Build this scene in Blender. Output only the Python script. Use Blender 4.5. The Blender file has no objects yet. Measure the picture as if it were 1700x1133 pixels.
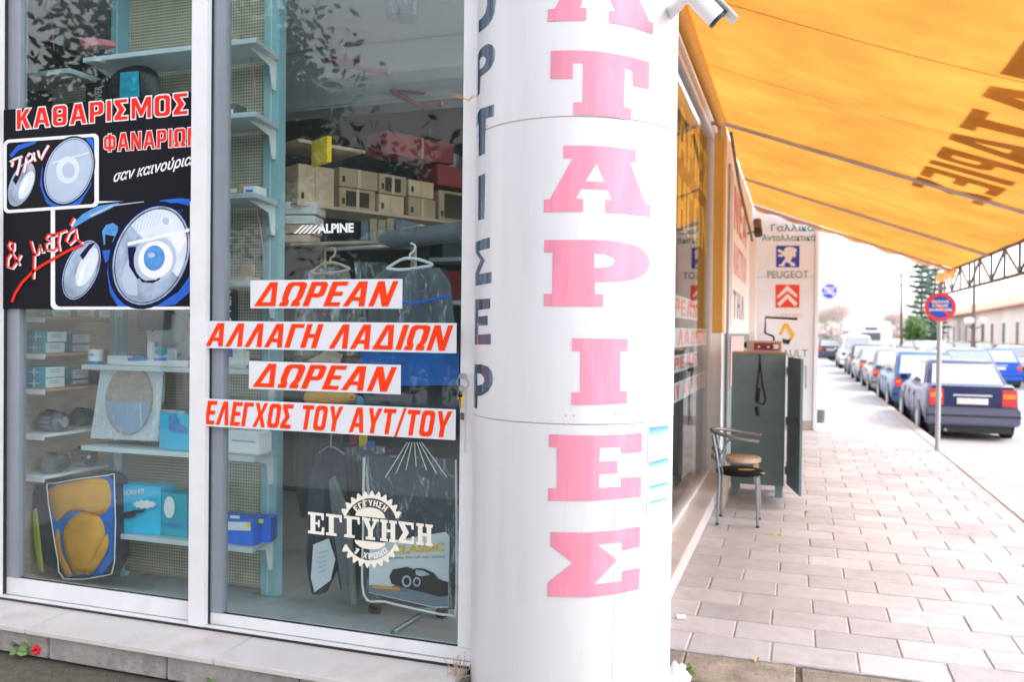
import bpy, bmesh, math, random
from mathutils import Vector, Matrix, noise as mnoise
from mathutils.geometry import tessellate_polygon
random.seed(7)
R = math.radians
scn = bpy.context.scene
C = scn.collection

# ---------------------------------------------------------------- camera, world, sun, exposure
FPX, CZ = 1400.0, 1.665
PHI, PIT, ROL = R(18.67), R(-0.73), R(0.64)
FW = Vector((-math.sin(PHI)*math.cos(PIT), math.cos(PHI)*math.cos(PIT), math.sin(PIT)))
R0 = Vector((math.cos(PHI), math.sin(PHI), 0)); U0 = R0.cross(FW)
RT = R0*math.cos(ROL) + U0*math.sin(ROL); UP = -R0*math.sin(ROL) + U0*math.cos(ROL)
cam_d = bpy.data.cameras.new('camera'); cam = bpy.data.objects.new('camera', cam_d); C.objects.link(cam)
cam.matrix_world = Matrix(((RT.x, UP.x, -FW.x, 0), (RT.y, UP.y, -FW.y, 0), (RT.z, UP.z, -FW.z, CZ), (0, 0, 0, 1)))
cam_d.sensor_width = 36; cam_d.lens = FPX/1700*36; cam_d.clip_start = .05; cam_d.clip_end = 2000
cam_d.dof.use_dof = True; cam_d.dof.focus_distance = 3.7; cam_d.dof.aperture_fstop = 2.4
scn.camera = cam

W = bpy.data.worlds.new('World'); scn.world = W; W.use_nodes = True
wn, wl = W.node_tree.nodes, W.node_tree.links
bg = wn['Background']; bg.inputs['Strength'].default_value = .15
sky = wn.new('ShaderNodeTexSky'); sky.sky_type = 'NISHITA'; sky.sun_disc = False
SUN_EL, SUN_AZ = R(46), R(78)          # azimuth clockwise from +Y
sky.sun_elevation = SUN_EL; sky.sun_rotation = SUN_AZ
sky.air_density = 1.0; sky.dust_density = 1.5; sky.ozone_density = 1.0
hs = wn.new('ShaderNodeHueSaturation'); hs.inputs['Saturation'].default_value = .15
hs.inputs['Value'].default_value = 1.5
wl.new(sky.outputs[0], hs.inputs['Color']); wl.new(hs.outputs[0], bg.inputs['Color'])

sd = bpy.data.lights.new('sun', 'SUN'); sd.energy = .85; sd.angle = R(18); sd.color = (1, .98, .975)
so = bpy.data.objects.new('sun', sd); C.objects.link(so)
so.rotation_euler = Vector((math.sin(SUN_AZ)*math.cos(SUN_EL), math.cos(SUN_AZ)*math.cos(SUN_EL), math.sin(SUN_EL))).to_track_quat('Z', 'Y').to_euler()
scn.view_settings.view_transform = 'Standard'; scn.view_settings.look = 'None'
scn.view_settings.gamma = 1; scn.view_settings.use_curve_mapping = False
scn.view_settings.exposure = 1.52
scn.render.engine = 'CYCLES'
scn.cycles.transparent_max_bounces = 32; scn.cycles.max_bounces = 10

# ---------------------------------------------------------------- measuring helpers: a sight line met with a real plane
def ray(px, py): return FW + RT*((px-850)/FPX) - UP*((py-566.5)/FPX)
def onY(px, py, Y):
    r = ray(px, py); t = Y/r.y; return Vector((r.x*t, Y, CZ+r.z*t))
def onX(px, py, X):
    r = ray(px, py); t = X/r.x; return Vector((X, r.y*t, CZ+r.z*t))
def onZ(px, py, Z=0):
    r = ray(px, py); t = (Z-CZ)/r.z; return Vector((r.x*t, r.y*t, Z))

# ---------------------------------------------------------------- materials
MATS = {}
def mat(name, col, rough=.6, metal=0, var=.12, scale=8, bump=.0, bscale=60, spec=.5, dirt=None, dirt_amt=.5, dscale=2.5, alpha=None, rnd=0, coat=0, stretch=None, trans=0):
    if name in MATS: return MATS[name]
    m = bpy.data.materials.new(name); m.use_nodes = True
    N, L = m.node_tree.nodes, m.node_tree.links; b = N['Principled BSDF']
    tc = N.new('ShaderNodeTexCoord'); src = tc.outputs['Object']
    if rnd: src = N.new('ShaderNodeNewGeometry').outputs['Position']
    if stretch:
        mp = N.new('ShaderNodeMapping'); mp.inputs['Scale'].default_value = stretch; L.new(src, mp.inputs[0]); src = mp.outputs[0]
    nz = N.new('ShaderNodeTexNoise'); nz.inputs['Scale'].default_value = scale; nz.inputs['Detail'].default_value = 5; L.new(src, nz.inputs['Vector'])
    rp = N.new('ShaderNodeValToRGB'); rp.color_ramp.elements[0].position = .3; rp.color_ramp.elements[1].position = .72
    c0 = [max(0, c*(1-var)) for c in col]; c1 = [min(1, c*(1+var*.7)) for c in col]
    rp.color_ramp.elements[0].color = (*c0, 1); rp.color_ramp.elements[1].color = (*c1, 1)
    L.new(nz.outputs[0], rp.inputs[0]); out = rp.outputs[0]
    if dirt:
        n2 = N.new('ShaderNodeTexNoise'); n2.inputs['Scale'].default_value = dscale; n2.inputs['Detail'].default_value = 8; n2.inputs['Roughness'].default_value = .7
        L.new(src, n2.inputs['Vector'])
        r2 = N.new('ShaderNodeMapRange'); r2.inputs['From Min'].default_value = .52; r2.inputs['From Max'].default_value = .75; r2.inputs['To Max'].default_value = dirt_amt
        L.new(n2.outputs[0], r2.inputs[0])
        mx = N.new('ShaderNodeMix'); mx.data_type = 'RGBA'; L.new(r2.outputs[0], mx.inputs[0]); L.new(out, mx.inputs[6]); mx.inputs[7].default_value = (*dirt, 1); out = mx.outputs[2]
    if rnd:
        oi = N.new('ShaderNodeObjectInfo'); mr = N.new('ShaderNodeMapRange'); mr.inputs['To Min'].default_value = 1-rnd; mr.inputs['To Max'].default_value = 1+rnd*.6
        L.new(oi.outputs['Random'], mr.inputs[0]); h = N.new('ShaderNodeHueSaturation'); L.new(mr.outputs[0], h.inputs['Value']); L.new(out, h.inputs['Color']); out = h.outputs[0]
    L.new(out, b.inputs['Base Color'])
    b.inputs['Roughness'].default_value = rough; b.inputs['Metallic'].default_value = metal
    b.inputs['Specular IOR Level'].default_value = spec; b.inputs['Coat Weight'].default_value = coat
    if trans: b.inputs['Transmission Weight'].default_value = trans
    if bump:
        n3 = N.new('ShaderNodeTexNoise'); n3.inputs['Scale'].default_value = bscale; n3.inputs['Detail'].default_value = 6; L.new(src, n3.inputs['Vector'])
        bp = N.new('ShaderNodeBump'); bp.inputs['Strength'].default_value = bump; bp.inputs['Distance'].default_value = .01
        L.new(n3.outputs[0], bp.inputs['Height']); L.new(bp.outputs[0], b.inputs['Normal'])
    MATS[name] = m; return m

def sheet_mat(name, col, clear=.5, rough=.15, haze=.25):
    """thin clear sheet: part see-through, part glossy, part milky"""
    m = bpy.data.materials.new(name); m.use_nodes = True; N, L = m.node_tree.nodes, m.node_tree.links
    N.remove(N['Principled BSDF']); out = N['Material Output']
    tr = N.new('ShaderNodeBsdfTransparent'); tr.inputs[0].default_value = (*col, 1)
    gl = N.new('ShaderNodeBsdfGlossy'); gl.inputs['Roughness'].default_value = rough
    fr = N.new('ShaderNodeFresnel'); fr.inputs['IOR'].default_value = 1.72
    df = N.new('ShaderNodeBsdfDiffuse'); df.inputs[0].default_value = (*[min(1, c*.95) for c in col], 1)
    nz = N.new('ShaderNodeTexNoise'); nz.inputs['Scale'].default_value = 9; nz.inputs['Detail'].default_value = 12; nz.inputs['Roughness'].default_value = .75
    tc = N.new('ShaderNodeTexCoord'); L.new(tc.outputs['Object'], nz.inputs['Vector'])
    mr = N.new('ShaderNodeMapRange'); mr.inputs['From Min'].default_value = .35; mr.inputs['From Max'].default_value = .75; mr.inputs['To Min'].default_value = (1-clear)*haze; mr.inputs['To Max'].default_value = (1-clear)
    L.new(nz.outputs[0], mr.inputs[0])
    m1 = N.new('ShaderNodeMixShader'); L.new(mr.outputs[0], m1.inputs[0]); L.new(tr.outputs[0], m1.inputs[1]); L.new(df.outputs[0], m1.inputs[2])
    m2 = N.new('ShaderNodeMixShader'); ge = N.new('ShaderNodeNewGeometry'); mm = N.new('ShaderNodeMath'); mm.operation = 'MULTIPLY_ADD'; mm.inputs[1].default_value = -1; mm.inputs[2].default_value = 1; L.new(ge.outputs['Backfacing'], mm.inputs[0]); m3 = N.new('ShaderNodeMath'); m3.operation = 'MULTIPLY'; L.new(mm.outputs[0], m3.inputs[0]); L.new(fr.outputs[0], m3.inputs[1]); L.new(m3.outputs[0], m2.inputs[0]); L.new(m1.outputs[0], m2.inputs[1]); L.new(gl.outputs[0], m2.inputs[2])
    L.new(m2.outputs[0], out.inputs['Surface']); MATS[name] = m; return m
glass = sheet_mat('window_glass', (.91, .97, .975), clear=.992, rough=0, haze=.5)
film = sheet_mat('clear_plastic_film', (.92, .95, .98), clear=.84, rough=.10, haze=.25)

nt_ = film.node_tree; n_ = [n for n in nt_.nodes if n.type == 'TEX_NOISE'][0]; n_.inputs['Scale'].default_value = 5; n_.inputs['Detail'].default_value = 4; n_.inputs['Distortion'].default_value = 1.2
mp_ = nt_.nodes.new('ShaderNodeMapping'); mp_.inputs['Scale'].default_value = (3.2, 3.2, .8); nt_.links.new([n for n in nt_.nodes if n.type == 'TEX_COORD'][0].outputs['Object'], mp_.inputs[0]); nt_.links.new(mp_.outputs[0], n_.inputs['Vector'])
r_ = [n for n in nt_.nodes if n.type == 'MAP_RANGE'][0]; r_.inputs['From Min'].default_value = .54; r_.inputs['From Max'].default_value = .70; r_.inputs['To Min'].default_value = .03; r_.inputs['To Max'].default_value = .55  # white diffuse streaks painted in as highlights on the crumpled film
def awning_mat(name, col, k=.5):
    m = bpy.data.materials.new(name); m.use_nodes = True; N, L = m.node_tree.nodes, m.node_tree.links
    N.remove(N['Principled BSDF']); out = N['Material Output']
    tc = N.new('ShaderNodeTexCoord'); mp = N.new('ShaderNodeMapping'); mp.inputs['Scale'].default_value = (1, 2.6, 1); L.new(tc.outputs['Object'], mp.inputs[0])
    nz = N.new('ShaderNodeTexNoise'); nz.inputs['Scale'].default_value = 1.6; nz.inputs['Detail'].default_value = 7; L.new(mp.outputs[0], nz.inputs['Vector'])
    rp = N.new('ShaderNodeValToRGB'); rp.color_ramp.elements[0].position = .3; rp.color_ramp.elements[1].position = .75
    rp.color_ramp.elements[0].color = (*[c*.88 for c in col], 1); rp.color_ramp.elements[1].color = (*[min(1, c*1.08) for c in col], 1); L.new(nz.outputs[0], rp.inputs[0])
    df = N.new('ShaderNodeBsdfDiffuse'); tl = N.new('ShaderNodeBsdfTranslucent'); mx = N.new('ShaderNodeMixShader'); mx.inputs[0].default_value = k
    n4 = N.new('ShaderNodeTexNoise'); n4.inputs['Scale'].default_value = .9; n4.inputs['Detail'].default_value = 6; n4.inputs['Roughness'].default_value = .65; L.new(tc.outputs['Object'], n4.inputs['Vector'])
    r4 = N.new('ShaderNodeMapRange'); r4.inputs['From Min'].default_value = .35; r4.inputs['From Max'].default_value = .7; r4.inputs['To Min'].default_value = .74; r4.inputs['To Max'].default_value = 1.12; L.new(n4.outputs[0], r4.inputs[0])
    h4 = N.new('ShaderNodeHueSaturation'); L.new(r4.outputs[0], h4.inputs['Value']); L.new(rp.outputs[0], h4.inputs['Color']); rp = h4
    L.new(rp.outputs[0], df.inputs[0]); L.new(rp.outputs[0], tl.inputs[0]); L.new(df.outputs[0], mx.inputs[1]); L.new(tl.outputs[0], mx.inputs[2])
    bp = N.new('ShaderNodeBump'); bp.inputs['Strength'].default_value = .25; L.new(nz.outputs[0], bp.inputs['Height']); L.new(bp.outputs[0], df.inputs['Normal'])
    L.new(mx.outputs[0], out.inputs['Surface']); MATS[name] = m; return m

def pegboard_mat():
    m = mat('pegboard', (.56, .50, .38), .7, var=.15, dirt=(.16, .13, .10), dirt_amt=.6)
    N, L = m.node_tree.nodes, m.node_tree.links; b = N['Principled BSDF']
    tc = N.new('ShaderNodeTexCoord'); sx = N.new('ShaderNodeSeparateXYZ'); L.new(tc.outputs['Object'], sx.inputs[0])
    def M(op, a, v=None):
        n = N.new('ShaderNodeMath'); n.operation = op
        (L.new(a, n.inputs[0]) if hasattr(a, 'is_linked') else setattr(n.inputs[0], 'default_value', a))
        if v is not None: (L.new(v, n.inputs[1]) if hasattr(v, 'is_linked') else setattr(n.inputs[1], 'default_value', v))
        return n.outputs[0]
    def cell(o):
        a = M('MULTIPLY', o, 1/.0185); a = M('FRACT', a); a = M('SUBTRACT', a, .5); return M('MULTIPLY', a, a)
    d = M('ADD', cell(sx.outputs[0]), cell(sx.outputs[2])); h = M('LESS_THAN', d, .058)
    src = b.inputs['Base Color'].links[0].from_socket
    mx = N.new('ShaderNodeMix'); mx.data_type = 'RGBA'; L.new(h, mx.inputs[0]); L.new(src, mx.inputs[6]); mx.inputs[7].default_value = (.02, .018, .015, 1)
    L.new(mx.outputs[2], b.inputs['Base Color']); return m

M_ = lambda n: MATS[n]
mat('white_alu', (.70, .69, .71), .38, var=.04, dirt=(.5, .48, .47), dirt_amt=.25, dscale=5)
mat('grey_alu', (.27, .30, .35), .35, metal=.3, var=.06)
mat('column_white', (.60, .585, .612), .42, var=.05, scale=2, dirt=(.50, .46, .46), dirt_amt=.38, dscale=3, stretch=(4, 4, .6), coat=.05)
mat('seam_dark', (.42, .36, .36), .8)
mat('red_vinyl', (.72, .24, .34), .5, var=.14, scale=3, stretch=(6, 6, .6), spec=.4, dirt=(.80, .40, .48), dirt_amt=.35, dscale=5)
mat('navy_vinyl', (.03, .06, .12), .10, var=.2, spec=1)
mat('marble', (.58, .54, .545), .35, var=.06, scale=5, dirt=(.40, .32, .27), dirt_amt=.6, dscale=4)
mat('plinth', (.36, .33, .32), .9, var=.25, scale=9, bump=.6, dirt=(.12, .10, .09), dirt_amt=.8, dscale=5)
mat('old_stone', (.27, .225, .19), .9, var=.3, scale=7, bump=.8, bscale=35, dirt=(.09, .10, .05), dirt_amt=.8, dscale=6, rnd=.15)
mat('joint_dirt', (.10, .085, .07), .95, var=.3, scale=25, bump=.8, dirt=(.05, .08, .02), dirt_amt=.7, dscale=8)
mat('paving', (.43, .405, .43), .72, var=.09, scale=10, bump=.35, bscale=90, dirt=(.27, .245, .245), dirt_amt=.75, dscale=1.8, rnd=.16)
mat('paving_joint', (.37, .335, .34), .95, var=.3, scale=20)
mat('sign_wall_white', (.80, .86, .96), .8, var=.05, scale=3, dirt=(.62, .58, .56), dirt_amt=.35, dscale=1.5)
mat('kerb_stone', (.46, .41, .40), .8, var=.12, scale=6, bump=.3, dirt=(.30, .24, .21), dirt_amt=.5)
mat('asphalt', (.34, .33, .34), .85, var=.15, scale=30, bump=.4, bscale=150, dirt=(.28, .26, .25), dirt_amt=.6, dscale=.6)
mat('plaster_white', (.80, .79, .80), .85, var=.06, scale=3, dirt=(.50, .47, .45), dirt_amt=.4, dscale=1.5)
mat('plaster_yellow', (.62, .36, .085), .8, var=.1, scale=3, dirt=(.42, .25, .09), dirt_amt=.4)
mat('teal_paint', (.14, .215, .225), .45, var=.10, scale=4, dirt=(.06, .13, .135), dirt_amt=.5, dscale=5, bump=.08, bscale=12)
mat('shelf_blue', (.60, .66, .68), .45, var=.06, dirt=(.22, .33, .35), dirt_amt=.3)
mat('post_teal', (.27, .50, .55), .45, var=.06)
mat('bracket_white', (.78, .78, .78), .5)
pegboard_mat()
mat('rafter_grey', (.46, .42, .42), .5)
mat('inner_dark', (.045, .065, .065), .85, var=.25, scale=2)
mat('inner_grey', (.66, .69, .72), .85, var=.08, scale=2)
mat('inner_floor', (.47, .49, .51), .6, var=.12, scale=4, dirt=(.2, .19, .18), dirt_amt=.5)
mat('inner_ceiling', (.78, .83, .88), .9, var=.05)
mat('print_black', (.008, .008, .012), .7, var=.1, spec=.12)
mat('print_white', (.78, .78, .80), .4, var=.03)
mat('print_red', (.80, .018, .008), .6, var=.04, spec=.15)
mat('print_blue', (.02, .12, .60), .6, spec=.2, var=.3, scale=4)
mat('print_blue_dark', (.003, .006, .04), .7, spec=.15, var=.3, scale=6)
mat('print_lens', (.42, .50, .64), .6, var=.1, scale=6)
mat('print_lens_clear', (.34, .42, .56), .6, var=.55, scale=9)
mat('print_lens_light', (.64, .70, .80), .6, var=.12, scale=8)
mat('print_sky_blue', (.06, .26, .62), .3, var=.35, scale=20)
mat('strip_white', (.66, .67, .72), .45, var=.03)
mat('strip_red', (.88, .045, .004), .6, var=.05, spec=.15)
mat('cream_vinyl', (.80, .75, .66), .5, var=.04)
mat('carton', (.45, .33, .21), .8, var=.12)
mat('carton_light', (.66, .48, .32), .8, var=.1)
mat('carton_red', (.30, .035, .05), .6, var=.15)
mat('box_white', (.84, .84, .85), .6, var=.05)
mat('box_teal', (.015, .38, .50), .4, var=.1)
mat('box_cyan', (.02, .50, .78), .4, var=.12)
mat('box_blue', (.02, .16, .75), .35, var=.1)
mat('box_yellow', (.95, .64, .01), .5, var=.05)
mat('black_plastic', (.018, .018, .02), .4, var=.3)
mat('dark_cloth', (.04, .052, .08), .75, var=.4, scale=9, bump=.5, bscale=14)
mat('blue_cloth', (.012, .17, .62), .5, var=.3, scale=5, bump=.4, bscale=10)
mat('grey_cloth', (.13, .14, .155), .6, var=.12, scale=3)
mat('mustard', (.68, .32, .045), .6, var=.25, scale=5)
mat('yellow_green', (.50, .52, .08), .6)
mat('dull_metal', (.30, .31, .32), .35, metal=.7, var=.3, scale=14, bump=.3)
mat('chrome', (.55, .56, .58), .25, metal=.9, var=.1)
mat('chair_metal', (.24, .26, .29), .35, metal=.6, var=.15)
mat('rubber', (.02, .02, .02), .85, var=.2)
mat('seat_black', (.008, .010, .013), .85, spec=.15, var=.3, scale=12)
mat('foam_yellow', (.70, .45, .08), .9, var=.2)
mat('wood_pale', (.55, .42, .32), .6, var=.15, stretch=(1, 1, 6))
mat('wood_orange', (.50, .27, .15), .6, var=.15)
mat('rust_frame', (.16, .115, .10), .7, var=.35, scale=12)
mat('pole_grey', (.40, .41, .44), .4, metal=.3, var=.08)
mat('orange_paint', (.78, .36, .03), .45, var=.1)
mat('sign_red', (.75, .03, .04), .35, var=.05)
mat('sign_blue', (.005, .07, .50), .35, var=.05)
mat('emblem_blue', (.01, .06, .52), .4, var=.04)
mat('emblem_red', (.80, .05, .02), .4, var=.04)
mat('letter_green', (.05, .20, .20), .6, var=.1)
mat('letter_slate', (.15, .20, .25), .6)
mat('letter_faded', (.72, .45, .47), .7)
mat('emblem_yellow', (.85, .50, .03), .5)
mat('faded_red', (.62, .22, .24), .7, var=.3)
mat('leaf_dark', (.035, .075, .022), .5, var=.4, rnd=.2)
mat('leaf_mid', (.10, .20, .045), .5, var=.4)
mat('leaf_conifer', (.10, .17, .13), .7, var=.35)
mat('leaf_olive', (.14, .20, .045), .6, var=.4)
mat('bark', (.14, .11, .09), .9, var=.3)
mat('twig_pink', (.55, .45, .42), .9, var=.2)  # paled in the base colour in place of distance haze
mat('tile_roof', (.70, .32, .23), .8, var=.2, scale=3)
mat('station_wall', (.72, .62, .56), .85, var=.12, scale=.4)
mat('window_dark', (.10, .11, .13), .25, var=.2)
mat('car_glass', (.34, .38, .40), .08, var=.1, spec=1, coat=1)  # base colour lightened to carry a pale sky reflection
mat('lamp_red', (.60, .01, .01), .2, var=.1, coat=1)
mat('lamp_amber', (.85, .25, .01), .2, coat=1)
mat('plate_white', (.7, .7, .7), .4)
mat('flower_red', (.7, .01, .02), .5)
awn = awning_mat('awning_orange', (.60, .265, .052), .52)
awn2 = awning_mat('awning_pale', (.76, .34, .12), .55)
awning_mat('awning_print', (.42, .27, .20), .55)
mat('awning_seam', (.60, .24, .04), .8)

# ---------------------------------------------------------------- geometry helpers
class G:
    def __init__(s): s.v = []; s.f = []
    def add(s, vs, fs):
        o = len(s.v); s.v += [Vector(v) for v in vs]; s.f += [tuple(i+o for i in f) for f in fs]; return s
    def box(s, x0, x1, y0, y1, z0, z1):
        return s.add([(x0,y0,z0),(x1,y0,z0),(x1,y1,z0),(x0,y1,z0),(x0,y0,z1),(x1,y0,z1),(x1,y1,z1),(x0,y1,z1)],
            [(0,3,2,1),(4,5,6,7),(0,1,5,4),(1,2,6,5),(2,3,7,6),(3,0,4,7)])
    def cbox(s, c, u, v, w, su, sv, sw):
        c = Vector(c); vs = []
        for k in (-1, 1):
            for a, b in ((-1,-1),(1,-1),(1,1),(-1,1)): vs.append(c + u*(a*su/2) + v*(b*sv/2) + w*(k*sw/2))
        return s.add(vs, [(0,3,2,1),(4,5,6,7),(0,1,5,4),(1,2,6,5),(2,3,7,6),(3,0,4,7)])
    def tube(s, pts, r, n=8, cap=True):
        pts = [Vector(p) for p in pts]; rr = r if isinstance(r, (list, tuple)) else [r]*len(pts)
        vs = []; nrm = None
        for i, p in enumerate(pts):
            d = (pts[min(i+1, len(pts)-1)] - pts[max(i-1, 0)]).normalized()
            if nrm is None: nrm = d.orthogonal().normalized()
            nrm = (nrm - d*nrm.dot(d)); nrm = nrm.normalized() if nrm.length > 1e-6 else d.orthogonal().normalized()
            b = d.cross(nrm)
            for k in range(n):
                a = 2*math.pi*k/n; vs.append(p + (nrm*math.cos(a) + b*math.sin(a))*rr[i])
        fs = [(i*n+k, i*n+(k+1)%n, (i+1)*n+(k+1)%n, (i+1)*n+k) for i in range(len(pts)-1) for k in range(n)]
        if cap: fs += [tuple(range(n-1, -1, -1)), tuple((len(pts)-1)*n+k for k in range(n))]
        return s.add(vs, fs)
    def lathe(s, prof, c=(0,0,0), ax='Z', n=24):
        c = Vector(c); vs = []
        for r, h in prof:
            for k in range(n):
                a = 2*math.pi*k/n; p = (r*math.cos(a), r*math.sin(a), h)
                if ax == 'Y': p = (p[0], p[2], p[1])
                if ax == 'X': p = (p[2], p[0], p[1])
                vs.append(c + Vector(p))
        fs = [(i*n+k, i*n+(k+1)%n, (i+1)*n+(k+1)%n, (i+1)*n+k) for i in range(len(prof)-1) for k in range(n)]
        fs += [tuple(range(n-1, -1, -1)), tuple((len(prof)-1)*n+k for k in range(n))]
        return s.add(vs, fs)
    def prism(s, poly, a, b):
        """poly: 3D outline, moved by vectors a (near) and b (far)"""
        n = len(poly); a = Vector(a); b = Vector(b); P = [Vector(p) for p in poly]
        tri = tessellate_polygon([P])
        return s.add([p+a for p in P] + [p+b for p in P], [tuple(t) for t in tri] + [tuple(n+i for i in reversed(t)) for t in tri] + [(i, i+n, (i+1)%n+n, (i+1)%n) for i in range(n)])
    def flat(s, loops):
        L3 = [[Vector(p) for p in l] for l in loops]; al = [p for l in L3 for p in l]
        return s.add(al, [tuple(t) for t in tessellate_polygon(L3)])
    def build(s, name, m, parent=None, smooth=False, bevel=0, world=True):
        if not s.v: return None
        xs = [v.x for v in s.v]; ys = [v.y for v in s.v]; zs = [v.z for v in s.v]
        o = Vector(((min(xs)+max(xs))/2, (min(ys)+max(ys))/2, min(zs)))
        me = bpy.data.meshes.new(name); me.from_pydata([v-o for v in s.v], [], s.f); me.update()
        bm = bmesh.new(); bm.from_mesh(me); bmesh.ops.recalc_face_normals(bm, faces=bm.faces)
        if bevel: bmesh.ops.bevel(bm, geom=[e for e in bm.edges if len(e.link_faces) == 2 and e.calc_face_angle(0) > .6], offset=bevel, segments=2, affect='EDGES', clamp_overlap=True)
        bm.to_mesh(me); bm.free()
        if smooth:
            for p in me.polygons: p.use_smooth = True
            try: me.set_sharp_from_angle(angle=R(40))
            except Exception: pass
        me.materials.append(M_(m) if isinstance(m, str) else m)
        ob = bpy.data.objects.new(name, me); C.objects.link(ob)
        ob.location = o
        if parent is not None:
            ob.parent = parent
            if world: ob.location = o - wloc(parent)
        return ob
def wloc(p):
    l = p.location.copy()
    while p.parent: p = p.parent; l += p.location
    return l
def tag(o, label=None, cat=None, group=None, kind=None):
    if label: o['label'] = label
    if cat: o['category'] = cat
    if group: o['group'] = group
    if kind: o['kind'] = kind
    return o
def thing(name, label, cat, loc=(0,0,0), group=None):
    o = bpy.data.objects.new(name, None); o.empty_display_size = .1; C.objects.link(o); o.location = loc
    return tag(o, label, cat, group)
def tree_copy(o, loc=None, parent=None, rz=None, label=None):
    c = o.copy(); C.objects.link(c)
    if parent is not None: c.parent = parent
    if loc is not None: c.location = loc
    if rz is not None: c.rotation_euler.z = rz
    if label: c['label'] = label
    for ch in list(o.children): tree_copy(ch, parent=c)
    return c
XA, YA, ZA = Vector((1,0,0)), Vector((0,1,0)), Vector((0,0,1))

_tc = {}
def text2d(body, off=.0, shear=0.):
    k = (body, off, shear)
    if k in _tc: return _tc[k]
    cu = bpy.data.curves.new('t', 'FONT'); cu.body = body; cu.offset = off; cu.shear = shear; cu.resolution_u = 4; cu.size = 1
    ob = bpy.data.objects.new('t', cu); C.objects.link(ob)
    dg = bpy.context.evaluated_depsgraph_get(); me = bpy.data.meshes.new_from_object(ob.evaluated_get(dg))
    vs = [Vector((v.co.x, v.co.y)) for v in me.vertices]; fs = [tuple(p.vertices) for p in me.polygons]
    bpy.data.objects.remove(ob); bpy.data.curves.remove(cu); bpy.data.meshes.remove(me)
    x0 = min(v.x for v in vs); x1 = max(v.x for v in vs); y0 = min(v.y for v in vs); y1 = max(v.y for v in vs)
    vs = [((v.x-x0)/(x1-x0), (v.y-y0)/(y1-y0)) for v in vs]
    _tc[k] = (vs, fs, (x1-x0)/(y1-y0)); return _tc[k]
def text(g, body, bl, br, tl, off=.0, shear=0.):
    """lettering fitted to the parallelogram with corners bottom-left, bottom-right, top-left"""
    vs, fs, _ = text2d(body, off, shear); bl, br, tl = Vector(bl), Vector(br), Vector(tl)
    return g.add([bl + (br-bl)*x + (tl-bl)*y for x, y in vs], fs)
def ribbon(g, pts, w, f):
    """flat brush stroke through 2D pts of width w; f maps 2D to 3D"""
    P = [Vector(p) for p in pts]; l, r_ = [], []
    for i, p in enumerate(P):
        d = (P[min(i+1, len(P)-1)] - P[max(i-1, 0)]).normalized(); n = Vector((-d.y, d.x))*w/2
        l.append(p+n); r_.append(p-n)
    k = len(P); g.add([f(q.x, q.y) for q in l+r_], [(i, i+1, k+i+1, k+i) for i in range(k-1)])
def ell(cx, cy, a, b, rot=0, n=36, t0=0, t1=360):
    rr = R(rot); o = []
    full = abs(t1-t0) >= 360
    for k in range(n if full else n+1):
        t = R(t0 + (t1-t0)*k/n); x, y = a*math.cos(t), b*math.sin(t)
        o.append((cx + x*math.cos(rr) - y*math.sin(rr), cy + x*math.sin(rr) + y*math.cos(rr)))
    return o
def clip_right(poly, xm):
    return [(min(x, xm), y) for x, y in poly]
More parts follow.
